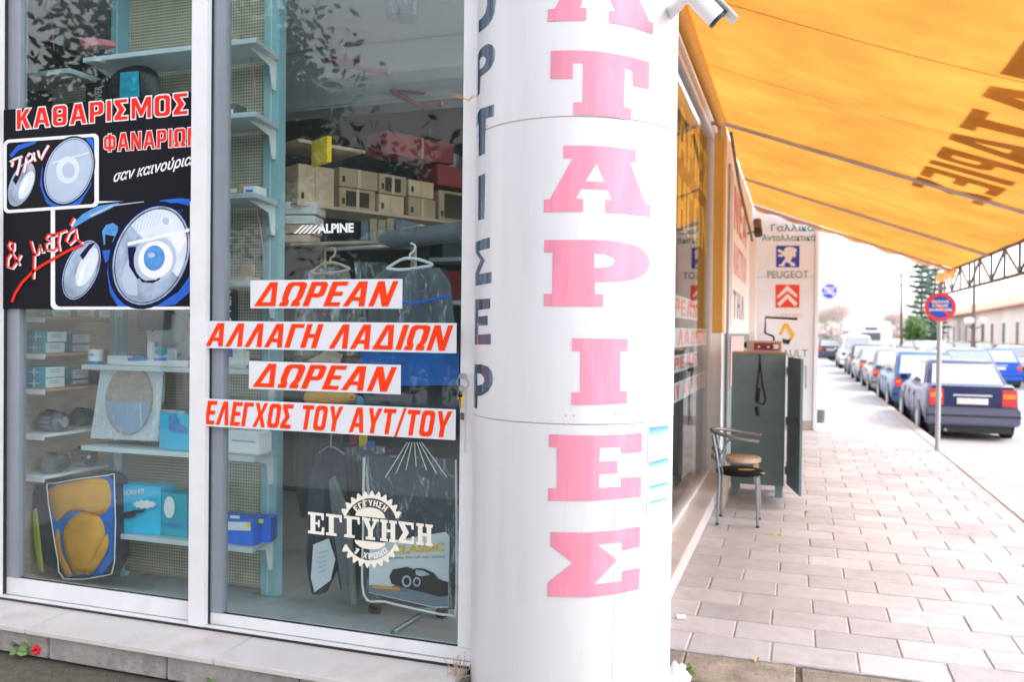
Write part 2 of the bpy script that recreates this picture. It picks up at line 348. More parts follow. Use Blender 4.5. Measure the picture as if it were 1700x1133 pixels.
# ---- bold squarish capitals drawn as outlines (unit height), so that holes and corners stay clean
def glyphs(t=.22, b=.17):
    def orr(w, c=.16, x0=0, y0=0, y1=1): # rounded rectangle ring, outer
        return [(x0+c,y0),(w-c,y0),(w-c*.3,y0+c*.3),(w,y0+c),(w,y1-c),(w-c*.3,y1-c*.3),(w-c,y1),(x0+c,y1),(x0+c*.3,y1-c*.3),(x0,y1-c),(x0,y0+c),(x0+c*.3,y0+c*.3)]
    W = .66; d = {}
    d['Ι'] = (t, [[(0,0),(t,0),(t,1),(0,1)]])
    d['Λ'] = (.74, [[(0,0),(t,0),(.40,.70),(.74-t,0),(.74,0),(.74,0),(.53,1),(.27,1)]])
    d['Α'] = (.76, [[(0,0),(t*.95,0),(t*.95+.055,.22),(.705-t*.95,.22),(.76-t*.95,0),(.76,0),(.53,1),(.23,1)], [(.29,.38),(.47,.38),(.38,.76)]])
    d['Δ'] = (.80, [[(0,0),(.80,0),(.55,1),(.26,1)], [(.25,b),(.56,b),(.41,.78)]])
    d['Ε'] = (.56, [[(0,0),(.56,0),(.56,b),(t,b),(t,.42),(.51,.42),(.51,.42+b),(t,.42+b),(t,1-b),(.56,1-b),(.56,1),(0,1)]])
    d['Γ'] = (.55, [[(0,0),(t,0),(t,1-b),(.55,1-b),(.55,1),(0,1)]])
    d['Η'] = (W, [[(0,0),(t,0),(t,.42),(W-t,.42),(W-t,0),(W,0),(W,1),(W-t,1),(W-t,.42+b),(t,.42+b),(t,1),(0,1)]])
    d['Κ'] = (.68, [[(0,0),(t,0),(t,.38),(.27,.46),(.44,0),(.68,0),(.42,.60),(.66,1),(.42,1),(t,.60),(t,1),(0,1)]])
    d['Μ'] = (.86, [[(0,0),(t*.85,0),(t*.85,.62),(.37,.10),(.49,.10),(.86-t*.85,.62),(.86-t*.85,0),(.86,0),(.86,1),(.64,1),(.43,.46),(.22,1),(0,1)]])
    d['Ν'] = (.68, [[(0,0),(t*.85,0),(t*.85,.58),(.46,0),(.68,0),(.68,1),(.68-t*.85,1),(.68-t*.85,.42),(.22,1),(0,1)]])
    d['Ο'] = (W, [orr(W), orr(W-t, .09, t, b, 1-b)])
    d['Θ'] = (W, [orr(W), orr(W-t, .07, t, b, .42), orr(W-t, .07, t, .58, 1-b)])
    d['Ρ'] = (.62, [[(0,0),(t,0),(t,.36),(.48,.36),(.58,.42),(.62,.50),(.62,.86),(.58,.95),(.48,1),(0,1)], [(t,.36+b),(.36,.36+b),(.40,.57),(.40,.80),(.36,1-b),(t,1-b)]])
    d['Σ'] = (.60, [[(0,0),(.58,0),(.58,b),(.26,b),(.46,.48),(.26,1-b),(.57,1-b),(.57,1),(0,1),(0,1-b),(.20,.50),(0,b)]])
    d['Τ'] = (.62, [[(.31-t/2,0),(.31+t/2,0),(.31+t/2,1-b),(.62,1-b),(.62,1),(0,1),(0,1-b),(.31-t/2,1-b)]])
    d['Υ'] = (.70, [[(.35-t/2,0),(.35+t/2,0),(.35+t/2,.40),(.70,1),(.70-t,1),(.35,.60),(t,1),(0,1),(.35-t/2,.40)]])
    d['Χ'] = (.72, [[(0,0),(t,0),(.36,.34),(.72-t,0),(.72,0),(.48,.5),(.71,1),(.71-t,1),(.36,.66),(t,1),(0,1),(.24,.5)]])
    d['Ω'] = (.74, [[(0,0),(.31,0),(.31,.20),(.23,.34),(.23,.76),(.30,.84),(.44,.84),(.51,.76),(.51,.34),(.43,.20),(.43,0),(.74,0),(.74,b),(.66,b),(.72,.30),(.74,.40),(.74,.84),(.69,.95),(.58,1),(.16,1),(.05,.95),(0,.84),(0,.40),(.02,.30),(.08,b),(0,b)]])
    d['Ξ'] = (.56, [[(0,0),(.56,0),(.56,b),(0,b)], [(.05,.5-b/2),(.51,.5-b/2),(.51,.5+b/2),(.05,.5+b/2)], [(0,1-b),(.56,1-b),(.56,1),(0,1)]])
    d['Π'] = (W, [[(0,0),(t,0),(t,1-b),(W-t,1-b),(W-t,0),(W,0),(W,1),(0,1)]])
    d['Φ'] = (.80, [[(.40-t/2,0),(.40+t/2,0),(.40+t/2,.14),(.68,.14),(.78,.22),(.80,.32),(.80,.70),(.78,.80),(.68,.88),(.40+t/2,.88),(.40+t/2,1),(.40-t/2,1),(.40-t/2,.88),(.12,.88),(.02,.80),(0,.70),(0,.32),(.02,.22),(.12,.14),(.40-t/2,.14)], [(.2,.29),(.40-t/2,.29),(.40-t/2,.73),(.2,.73),(.17,.66),(.17,.36)], [(.40+t/2,.29),(.60,.29),(.63,.36),(.63,.66),(.60,.73),(.40+t/2,.73)]])
    d['/'] = (.40, [[(0,-.08),(.14,-.08),(.40,1.06),(.26,1.06)]])
    d['1'] = (.40, [[(.16,0),(.40,0),(.40,1),(.22,1),(0,.78),(.06,.66),(.16,.72)]])
    d['L'] = (.5, [[(0,0),(.5,0),(.5,b),(t,b),(t,1),(0,1)]])
    d[' '] = (.30, [])
    return d
def area2(l): return sum(l[i-1][0]*l[i][1]-l[i][0]*l[i-1][1] for i in range(len(l)))
def grow(l, e):
    """push an outline outwards by e (mitred)"""
    s = 1 if area2(l) > 0 else -1; n = len(l); o = []
    l = [p for i, p in enumerate(l) if (Vector(p)-Vector(l[i-1])).length > 1e-4]; n = len(l)
    for i in range(n):
        a, b_, c = Vector(l[i-1]), Vector(l[i]), Vector(l[(i+1) % n]); d1 = (b_-a).normalized(); d2 = (c-b_).normalized()
        n1 = Vector((d1.y, -d1.x))*s; n2 = Vector((d2.y, -d2.x))*s; m = n1+n2; m = m.normalized() if m.length > 1e-3 else n1
        k = min(1/max(.3, m.dot(n1)), 2.2); o.append(tuple(b_ + m*e*k))
    return o
def caps(g, body, bl, br, tl, shear=.0, gap=.10, fat=0, t=.22, b=.17, tf=None):
    D = glyphs(t, b); x = 0; items = []
    for ch in body:
        w, L = D[ch]; items.append((x, L)); x += w + gap
    tot = x-gap; bl, br, tl = Vector(bl), Vector(br), Vector(tl); ux = (br-bl)/(tot+shear); uy = tl-bl
    asp = uy.length/ux.length   # keep strokes even when growing
    for x0, L in items:
        if not L: continue
        loops = []
        for i, l in enumerate(L):
            if fat: l = [(p/1, q) for p, q in grow([(p, q*asp) for p, q in l], fat if i == 0 else -fat)]; l = [(p, q/asp) for p, q in l]
            loops.append([bl + ux*(x0+p+shear*q) + uy*q for p, q in l])
        if fat and len(loops) > 1:
            loops = loops[:1] if fat > .09 else loops
        if tf: loops = [[tf(p) for p in l] for l in loops]
        if body and L is D.get('Ξ', (0, 0))[1]:
            for l in loops: g.flat([l])
        else: g.flat(loops)
    return g

# ================================================================ THE GROUND
def struct(g, name, m, **k): return tag(g.build(name, m, **k), kind='structure')
g = G(); g.box(-400, 400, -300, 900, -.40, -.18); struct(g, 'ground', 'asphalt')
g = G(); g.box(1.97+.14, 90, -40, 320, -.18, -.15); struct(g, 'road', 'asphalt')
g = G(); g.box(-60, 2.11, -40, -.6, -.18, -.15); struct(g, 'side_road', 'asphalt')
g = G(); g.box(-.74, 1.97, 4.46, 70, -.16, -.006); pave = struct(g, 'pavement', 'paving_joint')
g = G(); g.box(-6, 1.97, -.6, 4.459, -.16, -.014); oldp = struct(g, 'old_pavement', 'joint_dirt')
def slab_mesh(w, d, h, ch, jit=0, seed=0, name='m', m='paving'):
    rnd = random.Random(seed); x, y = w/2, d/2; v = []
    cs = [(-x,-y),(x,-y),(x,y),(-x,y)]
    cs = [(a+rnd.uniform(-jit, jit), b+rnd.uniform(-jit, jit)) for a, b in cs]
    for s, z in ((1, 0), (1, h-ch), (1-2*ch/min(w, d), h)):
        for a, b in cs: v.append((a*(1-(1-s)*(d/w if True else 1)) , b*s, z))
    f = [(0,3,2,1), (8,9,10,11)] + [(r*4+k, r*4+(k+1)%4, (r+1)*4+(k+1)%4, (r+1)*4+k) for r in (0, 1) for k in range(4)]
    me = bpy.data.meshes.new(name); me.from_pydata(v, [], f); me.update(); me.materials.append(M_(m)); return me
def piece(me, name, parent, x, y, z, rz=0, rx=0, ry=0):
    o = bpy.data.objects.new(name, me); C.objects.link(o); o.parent = parent
    o.location = Vector((x, y, z)) - wloc(parent); o.rotation_euler = (rx, ry, rz); return o
TW, TD, JT = .42, .28, .009
tiles = [slab_mesh(TW-JT, TD-JT, .03, .004, .0015, i, 'paving_slab') for i in range(5)]
halves = {}
def row_tiles(k):
    y = 4.463 + k*TD; off = -.104 - (TW/2 if k % 2 else 0) + .013*math.sin(k*2.3); out = []
    x = off - 3*TW
    while x < 1.93:
        a, b = max(x, -.735), min(x+TW, 1.925)
        if b-a > .05: out.append((a, b, y))
        x += TW
    return out
rows = [row_tiles(k) for k in range(330//2)]
nt = 0; far = G()
for k, rw in enumerate(rows):
    for a, b, y in rw:
        if k < 37:
            if b-a > TW-.005: me = tiles[random.randrange(5)]
            else:
                key = round(b-a, 2)
                if key not in halves: halves[key] = slab_mesh(key-JT, TD-JT, .03, .004, .001, 3, 'paving_slab')
                me = halves[key]
            piece(me, 'paving_slab', pave, (a+b)/2, y+TD/2, -.03+random.uniform(-.002, .0015), random.uniform(-.004, .004), random.uniform(-.006, .006), random.uniform(-.004, .004)); nt += 1
        else: far.box(a+.006, b-.006, y+.006, y+TD-.006, -.02, random.uniform(-.002, .001))
tag(far.build('far_paving_slabs', 'paving', pave), kind='stuff')
# kerb
kb = G().box(1.955, 2.12, -.6, 70, -.2, -.16); kerb = struct(kb, 'kerb', 'paving_joint')
for i in range(40):
    g = G().box(1.945, 2.115, 3.0+i+.006, 4.0+i-.006, -.155, .003+random.uniform(-.004, .004)); g.build('kerb_stone', 'kerb_stone', kerb, bevel=.012)
# old slabs by the corner
xs_ = -4.9
olds = [slab_mesh(.56-.02, .37-.02, .03, .008, .012, 20+i, 'old_slab', 'old_stone') for i in range(6)]
for r_ in range(6):
    y = 4.455 - (r_+1)*.37
    for c_ in range(13):
        x = -5.0 + c_*.56 + (.28 if r_ % 2 else 0) + random.uniform(-.02, .02)
        if x < -1.2 and y + .37 > 3.24: continue
        if x > 1.75: continue
        piece(random.choice(olds), 'old_paving_slab', oldp, x+.28, y+.185, -.034+random.uniform(-.006, .004), random.uniform(-.03, .03), random.uniform(-.012, .012), random.uniform(-.012, .012))

# ================================================================ THE SHOP
shop = thing('shop_building', 'corner car parts shop with white framed display windows beside the round column', 'shop building', (-2.8, 3.6, 0))
P = lambda g, n, m, par=shop, **k: g.build(n, m, par, **k)
PY = 3.55
for i in range(5):
    x0 = -4.95+i*.72; P(G().box(x0+.004, x0+.716, 3.225, 3.50, 0, .122), 'plinth_block', 'plinth', bevel=.006)
for i in range(3):
    x0 = -4.75+i*1.125; P(G().box(x0+.0015, x0+1.1235, 3.19, 3.60, .1225, .150), 'sill_slab', 'marble', bevel=.004)
# left front: track, rails, posts
fr = thing('x', None, None)
bpy.data.objects.remove(fr)
H = 4.15
P(G().box(-4.75, -1.36, 3.49, 3.60, .150, .163).box(-4.75, -1.36, 3.485, 3.50, .163, .172), 'sliding_track', 'white_alu')
P(G().box(-4.75, -1.36, 3.48, 3.62, H-.12, H), 'window_header', 'white_alu', bevel=.004)
P(G().box(-2.878, -2.786, 3.478, 3.60, .163, H-.12), 'middle_post', 'white_alu', bevel=.004)
P(G().box(-4.26, -4.147, 3.475, 3.60, .163, H-.12), 'end_post', 'white_alu', bevel=.004)
def sash(x0, x1, z0, zb, stl, str_, y, ml, mr):
    s = G().box(x0, x1, y, y+.045, z0, zb).build('sash', 'white_alu', shop, bevel=.003); G().box(x0, x1, y, y+.045, H-.19, H-.121).build('top_rail', 'white_alu', s, bevel=.003)
    G().box(x0, x0+stl, y-.002, y+.043, zb+.001, H-.191).build('stile', ml, s, bevel=.003)
    G().box(x1-str_, x1, y-.002, y+.043, zb+.001, H-.191).build('stile', mr, s, bevel=.003)
    G().box(x0+stl-.005, x1-str_+.005, y+.018, y+.024, zb-.005, H-.185).build('pane', glass, s)
    G().box(x0+stl, x1-str_, y+.008, y+.017, zb, zb+.006).build('gasket', 'black_plastic', s)
    return s
sash(-4.146, -2.879, .166, .262, .095, .04, 3.53, 'grey_alu', 'white_alu')
sr = sash(-2.785, -1.362, .166, .224, .075, .075, 3.53, 'grey_alu', 'white_alu')
G().box(-4.145, -1.363, 3.482, 3.4848, .1515, .1625).build('track_seal', 'black_plastic', shop)
G().box(-2.7855, -2.7815, 3.515, 3.535, .17, H-.2).build('post_seal', 'black_plastic', shop)
G().box(-4.1462, -4.142, 3.51, 3.529, .17, H-.2).build('post_seal', 'black_plastic', shop)
# lock plate on the right stile
q = onY(768, 726, 3.525)
G().box(q.x-.012, q.x+.012, 3.522, 3.527, q.z-.07, q.z+.22).build('lock_plate', 'white_alu', sr, bevel=.002)
# right front (along the pavement)
XR = -.9
P(G().box(XR-.12, -.72, 3.75, 9.3, -.01, .132), 'step', 'marble', bevel=.006)
P(G().box(XR-.1, -.705, 3.75, 9.3, .1325, .155), 'step_slab', 'marble', bevel=.004)
wf = P(G().box(XR-.05, XR+.03, 3.9, 9.3, .156, .20).box(XR-.05, XR+.03, 3.9, 9.3, 3.74, 3.80).box(XR-.05, XR+.03, 9.22, 9.3, .2, 3.74).box(XR-.05, XR+.03, 3.9, 3.98, .2, 3.74).box(XR-.05, XR+.03, 6.05, 6.12, .2, 3.74), 'side_window_frame', 'white_alu', bevel=.004)
for a, b in ((3.98, 6.05), (6.12, 9.22)): G().box(XR-.004, XR+.002, a, b, .2, 3.74).build('pane', glass, wf)
P(G().box(XR-.15, XR+.06, 3.75, 9.3, 3.80, 4.6), 'side_fascia', 'plaster_white', bevel=.01)
P(G().box(XR-.10, XR+.09, 3.8, 9.28, 3.86, 3.92).box(XR-.10, XR+.075, 3.8, 9.28, 4.02, 4.06), 'fascia_moulding', 'grey_alu')
P(G().box(-1.1, -.766, 9.301, 9.60, 1.66, 4.6), 'pillar_upper', 'plaster_yellow', bevel=.006)
P(G().box(-1.1, -.768, 9.301, 9.60, 0, 1.659), 'pillar_lower', 'plaster_white', bevel=.006)
P(G().box(-5.6, -1.36, 3.50, 3.75, H, 5.6), 'front_fascia', 'plaster_white')
P(G().box(-5.6, -4.262, 3.45, 3.75, 0, H), 'corner_wall', 'plaster_white')
# inside of the shop
P(G().box(-5.6, XR-.13, 3.62, 9.3, -.1, .088), 'floor', 'inner_floor')
P(G().box(-5.6, XR-.06, 3.62, 9.3, 3.9, 4.0), 'ceiling', 'inner_ceiling')
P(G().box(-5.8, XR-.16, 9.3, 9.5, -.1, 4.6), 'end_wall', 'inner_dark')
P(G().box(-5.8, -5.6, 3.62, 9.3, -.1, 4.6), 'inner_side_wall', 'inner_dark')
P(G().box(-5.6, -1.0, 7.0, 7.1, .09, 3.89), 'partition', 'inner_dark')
P(G().box(-5.6, -1.0, 5.9, 6.2, 3.42, 3.899), 'inner_beam', 'inner_grey', bevel=.02)
P(G().box(-6, XR-.05, 3.75, 9.6, 4.62, 4.8), 'roof_slab', 'plaster_white')

# ================================================================ THE ROUND COLUMN
CX, CY, CR = -.94, 3.63, .4406
def cyl(px, py, r=CR+.0012):
    d = ray(px, py); a = d.x*d.x+d.y*d.y; b = -2*(d.x*CX+d.y*CY); c = CX*CX+CY*CY-r*r
    disc = b*b-4*a*c
    t = (-b - math.sqrt(max(disc, 0)))/(2*a); p = Vector((d.x*t, d.y*t, CZ+d.z*t))
    return math.atan2(p.x-CX, -(p.y-CY)), p.z        # angle round the column, 0 = towards -Y
def oncol(th, z, r): return Vector((CX+math.sin(th)*r, CY-math.cos(th)*r, z))
def wrap(loops, name, m, parent, r=CR+.0012, step=.045, dense=3):
    """flat cut-out wrapped onto the round column"""
    L2 = []
    for l in loops:
        q = []
        for i, (x, y) in enumerate(l):
            x2, y2 = l[(i+1) % len(l)]
            for k in range(dense): q.append((x+(x2-x)*k/dense, y+(y2-y)*k/dense))
        L2.append([Vector((a, z, 0)) for a, z in (cyl(x, y, r) for x, y in q)])
    al = [p for l in L2 for p in l]; bm = bmesh.new(); bv = [bm.verts.new(p) for p in al]
    for t in tessellate_polygon(L2):
        try: bm.faces.new([bv[i] for i in t])
        except ValueError: pass
    a0 = min(p.x for p in al); a1 = max(p.x for p in al); a = a0 + step
    while a < a1:
        bmesh.ops.bisect_plane(bm, geom=bm.verts[:]+bm.edges[:]+bm.faces[:], plane_co=(a, 0, 0), plane_no=(1, 0, 0)); a += step
    bm.verts.index_update(); g = G(); vs = [oncol(v.co.x, v.co.y, r) for v in bm.verts]; fs = [tuple(v.index for v in f.verts) for f in bm.faces]; bm.free()
    g.add(vs, fs); return g.build(name, m, parent)
ZS = [-.02, 1.297, 2.503, 3.72, 4.9]
col = thing('advertising_column', 'round white metal clad column with faded pink lettering at the shop corner', 'column', (CX, CY, 0))
for i in range(4):
    z0, z1 = ZS[i], ZS[i+1]; rr = CR + (.0 if i % 2 else -.0006)
    G().lathe([(rr-.004, z0+.001), (rr, z0+.004), (rr, z1-.004), (rr-.004, z1-.001)], (CX, CY, 0), n=128).build('cladding_sheet', 'column_white', col, smooth=True)
for z in ZS[1:4]: G().lathe([(CR-.0035, z-.0022), (CR-.0035, z+.0022)], (CX, CY, 0), n=96).build('sheet_joint', 'seam_dark', col, smooth=True)
z1 = lambda l: [(760+x/2.8325, y/2.8325) for x, y in l]
z2 = lambda l: [(760+x/2.9816, 380+y/2.9816) for x, y in l]
z3 = lambda l: [(760+x/2.6175, 700+y/2.6175) for x, y in l]
LET = [
 [z1([(422,100),(424,42),(455,40),(478,0),(560,-160),(515,-160),(515,-220),(680,-215),(840,-190),(840,-130),(815,-135),(858,0),(902,100),(918,106),(918,160),(815,125),(712,104),(713,50),(745,48),(720,0),(705,-25),(605,-30),(585,0),(575,36),(606,38),(604,95),(510,96)]), z1([(650,-140),(690,-60),(620,-62)])],
 [z1([(437,238),(500,236),(570,236),(680,242),(800,264),(901,292),(899,418),(826,402),(823,330),(787,318),(781,503),(816,511),(815,566),(740,552),(640,542),(545,538),(545,480),(588,481),(592,294),(541,294),(540,368),(436,370)])],
 [z1([(497,684),(600,684),(720,690),(838,706),(838,765),(810,760),(848,862),(885,962),(905,964),(905,1020),(800,1008),(696,1000),(695,940),(727,942),(708,893),(582,887),(555,933),(589,936),(589,996),(500,997),(404,998),(404,938),(432,938),(540,745),(497,744)]), z1([(655,765),(692,856),(600,852)])],
 [z2([(428,55),(680,55),(740,58),(800,64),(860,76),(905,96),(935,124),(950,160),(948,190),(935,216),(908,238),(870,252),(800,262),(679,264),(680,323),(720,324),(720,387),(570,385),(425,384),(425,322),(467,322),(469,118),(427,117)]), z2([(676,121),(720,124),(755,134),(774,145),(780,158),(772,175),(750,188),(715,193),(676,194)])],
 [z2([(565,542),(700,544),(843,545),(842,606),(806,606),(804,806),(838,806),(837,866),(700,873),(563,873),(563,811),(606,810),(607,606),(565,606)])],
 [z3([(396,57),(500,60),(620,62),(710,58),(802,50),(800,134),(712,141),(712,110),(617,115),(615,176),(695,173),(694,226),(615,229),(613,291),(711,284),(711,247),(798,240),(796,328),(700,338),(560,347),(391,346),(393,291),(430,291),(431,114),(396,112)])],
 [z3([(403,482),(560,485),(690,474),(792,457),(791,546),(715,562),(714,526),(606,536),(693,604),(592,710),(714,695),(715,652),(791,638),(790,730),(690,752),(560,766),(389,763),(390,702),(500,615),(403,543)])]]
for l in LET: wrap(l, 'letter', 'red_vinyl', col)
NAV = [
 [z1([(98,152),(122,134),(145,112),(162,82),(172,50),(178,0),(172,-60),(140,-110),(98,-130),(98,-75),(125,-50),(138,-10),(138,20),(128,62),(112,85),(98,97)])],
 [z1([(88,456),(88,300),(92,265),(105,232),(125,212),(145,205),(162,212),(174,235),(172,275),(158,310),(138,335),(118,350),(105,360),(101,440)]), z1([(101,328),(118,315),(130,296),(132,275),(122,262),(108,268),(101,285)])],
 [z1([(170,490),(168,545),(130,556),(127,722),(98,735),(98,575),(85,600),(86,545),(105,512)])],
 [z1([(97,828),(128,815),(124,1028),(95,1038)])],
 [z2([(85,68),(120,52),(158,42),(158,95),(102,110),(133,155),(104,225),(168,213),(166,268),(84,283),(84,225),(112,155),(84,110)])],
 [z2([(83,350),(160,345),(160,395),(100,402),(100,435),(147,430),(147,478),(100,480),(100,525),(163,520),(163,573),(83,574)])],
 [z2([(76,672),(120,672),(150,684),(168,708),(173,740),(170,772),(150,805),(122,824),(97,830),(95,890),(76,885)]), z2([(96,715),(114,718),(128,735),(131,752),(124,770),(96,778)])]]
for l in NAV:
    wrap([[(max(x, 786.8), y) for x, y in a] for a in l], 'letter', 'navy_vinyl', col, r=CR+.001, step=.02, dense=4)
# torn blue notice on the right side of the column
def blinds_mat():
    m = mat('notice_print', (.75, .78, .80), .4, var=.02); N, L = m.node_tree.nodes, m.node_tree.links; b = N['Principled BSDF']
    tc = N.new('ShaderNodeTexCoord'); sx = N.new('ShaderNodeSeparateXYZ'); L.new(tc.outputs['Generated'], sx.inputs[0])
    r_ = N.new('ShaderNodeMapRange'); r_.inputs['From Min'].default_value = 0; r_.inputs['From Max'].default_value = 1; L.new(sx.outputs[2], r_.inputs[0])
    c = N.new('ShaderNodeValToRGB'); e = c.color_ramp.elements; e[0].position = .35; e[0].color = (.72, .74, .78, 1); e[1].position = 1; e[1].color = (.01, .22, .55, 1); L.new(r_.outputs[0], c.inputs[0]); L.new(c.outputs[0], b.inputs['Base Color'])
blinds_mat()
nb = wrap([z3([(828,28),(922,12),(916,392),(822,408)])], 'paper_notice', 'print_white', None, r=CR+.0018)
tag(nb, 'torn paper notice with faded blue bands on the lower right of the column', 'notice')
for a, b, c_, d in ((27,17,163,150), (178,157,276,256), (283,262,345,324), (350,328,392,370)):
    wrap([z3([(832,a),(915,b),(912,d),(828,c_)])], 'printed_band', 'notice_print', nb, r=CR+.0026)
for p in ((939,692),(953,692),(1021,690),(1032,689),(1029,200),(808,210),(1087,211)):
    th, z = cyl(*p); G().lathe([(.004, 0), (.004, .003), (.0015, .0042)], (0, 0, 0), 'Y', 10).build('rivet', 'seam_dark', col)
    o = bpy.context.scene.collection.objects[-1]; q = oncol(th, z, CR); o.location = q - wloc(col); o.rotation_euler = (0, 0, th + math.pi)
th, _ = cyl(1024, 600)
G().add([oncol(th-.002, -.02, CR+.0008), oncol(th+.002, -.02, CR+.0008), oncol(th+.002, ZS[1]-.004, CR+.0008), oncol(th-.002, ZS[1]-.004, CR+.0008)], [(0,1,2,3)]).build('overlap_edge', 'seam_dark', col)

# ================================================================ SIGNS ON THE WINDOW
YS = 3.5
def flat_px(g, loops, y): return g.flat([[onY(px, py, y) for px, py in l] for l in loops])
def strip(x0, x1, z0, z1, body, label, shear, gap, tilt=0, msg=.010):
    s = G().box(x0, x1, YS-.006, YS-.003, z0, z1).build('sign_strip', 'strip_white')
    tag(s, label, 'sign', 'white sign strips with red lettering on the right window')
    g = G(); xm = .035 if x1-x0 < 1 else .03
    caps(g, body, (x0+xm*.6, YS-.0075, z0+msg), (x1-xm*.5, YS-.0075, z0+msg), (x0+xm*.6, YS-.0075, z1-msg), shear, gap)
    g.build('lettering', 'strip_red', s); return s
def stx(a, b, c): return onY(a[0], a[1], YS), onY(b[0], b[1], YS), onY(c[0], c[1], YS)
def strip_px(tl, tr, bl, br, body, label, shear=.34, gap=.12):
    a, b, c, d = [onY(*p, YS) for p in (tl, tr, bl, br)]
    strip((a.x+c.x)/2, (b.x+d.x)/2, (c.z+d.z)/2, (a.z+b.z)/2, body, label, shear, gap)
strip_px((418,465), (669,464), (416,511), (668,514), 'ΔΩΡΕΑΝ', 'upper of the two short white strips reading ΔΩΡΕΑΝ, under the small brand sticker')
strip_px((339,533), (759,537), (337,578), (758,587), 'ΑΛΛΑΓΗ ΛΑΔΙΩΝ', 'long white strip reading ΑΛΛΑΓΗ ΛΑΔΙΩΝ in red', .30, .10)
strip_px((415,599), (667,607), (414,645), (665,656), 'ΔΩΡΕΑΝ', 'lower short white strip reading ΔΩΡΕΑΝ, between the two long strips')
strip_px((337,660), (757,682), (336,705), (757,734), 'ΕΛΕΓΧΟΣ ΤΟΥ ΑΥΤ/ΤΟΥ', 'lowest long white strip reading ΕΛΕΓΧΟΣ ΤΟΥ ΑΥΤ/ΤΟΥ', .20, .09)

# poster
YP = 3.505
def qp(x, y): return (x/3.7775, 220+y/3.7775)
def dense2(l, n=3):
    return [(l[i][0]+(l[(i+1) % len(l)][0]-l[i][0])*k/n, l[i][1]+(l[(i+1) % len(l)][1]-l[i][1])*k/n) for i in range(len(l)) for k in range(n)]
XPR = -2.885
def zp(x, y, d):
    p = onY(*qp(x, y), YP-d); p.x = min(p.x, XPR); return p
pos = G().box(-4.172, XPR, YP, YP+.002, 1.752, 2.845).build('headlight_poster', 'print_black')
tag(pos, 'black poster on headlight cleaning showing a headlight before and after', 'poster')
def pf(name, m, loops, d):
    o = G().flat([[zp(x, y, d) for x, y in l] for l in loops]).build(name, m, pos); return o
def tpost(body, q0, q1, q2, off, sh, m, d, name='lettering'):
    """corners given in poster-photo units"""
    g = G(); text(g, body, onY(*qp(*q0), YP-d), onY(*qp(*q1), YP-d), onY(*qp(*q2), YP-d), off, sh)
    for v in g.v: v.x = min(v.x, XPR)
    g.build(name, m, pos)
def rr_(x0, y0, x1, y1, r, sk=0):
    o = []
    for cx_, cy_, a in ((x1-r, y0+r, 270), (x1-r, y1-r, 0), (x0+r, y1-r, 90), (x0+r, y0+r, 180)):
        for k in range(5):
            t = R(a+22.5*k); x = cx_+r*math.cos(t); y = cy_+r*math.sin(t); o.append((x, y + sk*(x-x0)))
    return o
# title (white outline behind red)
for body, b0, b1, t0 in (('ΚΑΘΑΡΙΣΜΟΣ', (105,-20), (1178,-118), (105,-142)), ('ΦΑΝΑΡΙΩΝ', (652,122), (1245,80), (652,12))):
    for fat, m, d, nm in ((.045, 'print_white', .0006, 'lettering_outline'), (0, 'print_red', .0012, 'lettering')):
        g = G(); caps(g, body, onY(*qp(*b0), YP-d), onY(*qp(*b1), YP-d), onY(*qp(*t0), YP-d), 0, .15, fat, .20, .16)
        for v in g.v: v.x = min(v.x, XPR)
        g.build(nm, m, pos)
tpost('σαν καινούρια!', (712,330), (1230,215), (712,240), .02, .35, 'print_white', .0006, 'small_lettering')
# after photo
pf('after_photo_border', 'print_white', [rr_(318, 430, 1300, 1112, 34)], .0004)
pf('after_photo', 'print_black', [[(345,478),(420,462),(700,436),(900,424),(1191,410),(1191,1093),(372,1093),(352,1082),(345,1060)]], .0008)
def pe(name, m, cx_, cy_, a, b, rot, d, xm=1190): pf(name, m, [clip_right(ell(cx_, cy_, a, b, rot), xm)], d)
pf('printed_bonnet', 'print_sky_blue', [[(470,560),(520,510),(620,460),(755,440),(690,480),(560,540),(440,610)]], .0010)
pf('printed_bonnet', 'print_blue', [[(750,700),(800,560),(900,480),(1010,425),(1130,412),(1191,418),(1191,460),(1110,440),(1010,450),(900,510),(830,600),(780,690)]], .0010)
pf('printed_bumper', 'print_blue', [[(680,800),(700,960),(760,1060),(900,1093),(740,1093),(690,1010),(672,880)]], .0010)
pf('printed_bumper', 'print_blue', [[(1191,900),(1191,1000),(1100,1080),(1000,1092),(900,1093),(1000,1075),(1120,1000)]], .0010)
pf('printed_grille', 'print_sky_blue', [[(640,620),(665,580),(710,568),(740,590),(738,660),(700,690),(720,650),(660,640),(660,700),(650,705)]], .0010)
pf('printed_grille', 'print_blue', [[(640,740),(720,735),(690,790),(660,820)]], .0010)
pe('printed_rim', 'print_blue_dark', 945, 770, 252, 352, 22, .0012)
pe('printed_headlight', 'print_lens_clear', 948, 772, 228, 322, 22, .0014)
pf('printed_reflector', 'print_lens_light', [clip_right(ell(948, 772, 208, 300, 22, 40, 205, 372), 1190)], .0016)
pf('printed_reflector', 'print_lens', [ell(900, 850, 110, 190, 30, 30, 60, 200)], .0017)
pf('printed_bar', 'print_white', [[(800,690),(1188,600),(1188,622),(800,712)]], .0020)
pe('printed_projector', 'print_lens', 972, 795, 132, 150, 15, .0019)
pe('printed_projector', 'print_white', 975, 798, 108, 118, 15, .0021)
pe('printed_projector', 'print_sky_blue', 967, 788, 66, 80, 8, .0023)
pe('printed_projector', 'print_lens', 950, 770, 22, 16, 0, .0025)
pe('printed_rim', 'print_blue_dark', 508, 865, 122, 212, 22, .0012)
pe('printed_headlight', 'print_lens_clear', 510, 863, 104, 196, 22, .0014)
pe('printed_reflector', 'print_lens_light', 545, 845, 52, 130, 24, .0016)
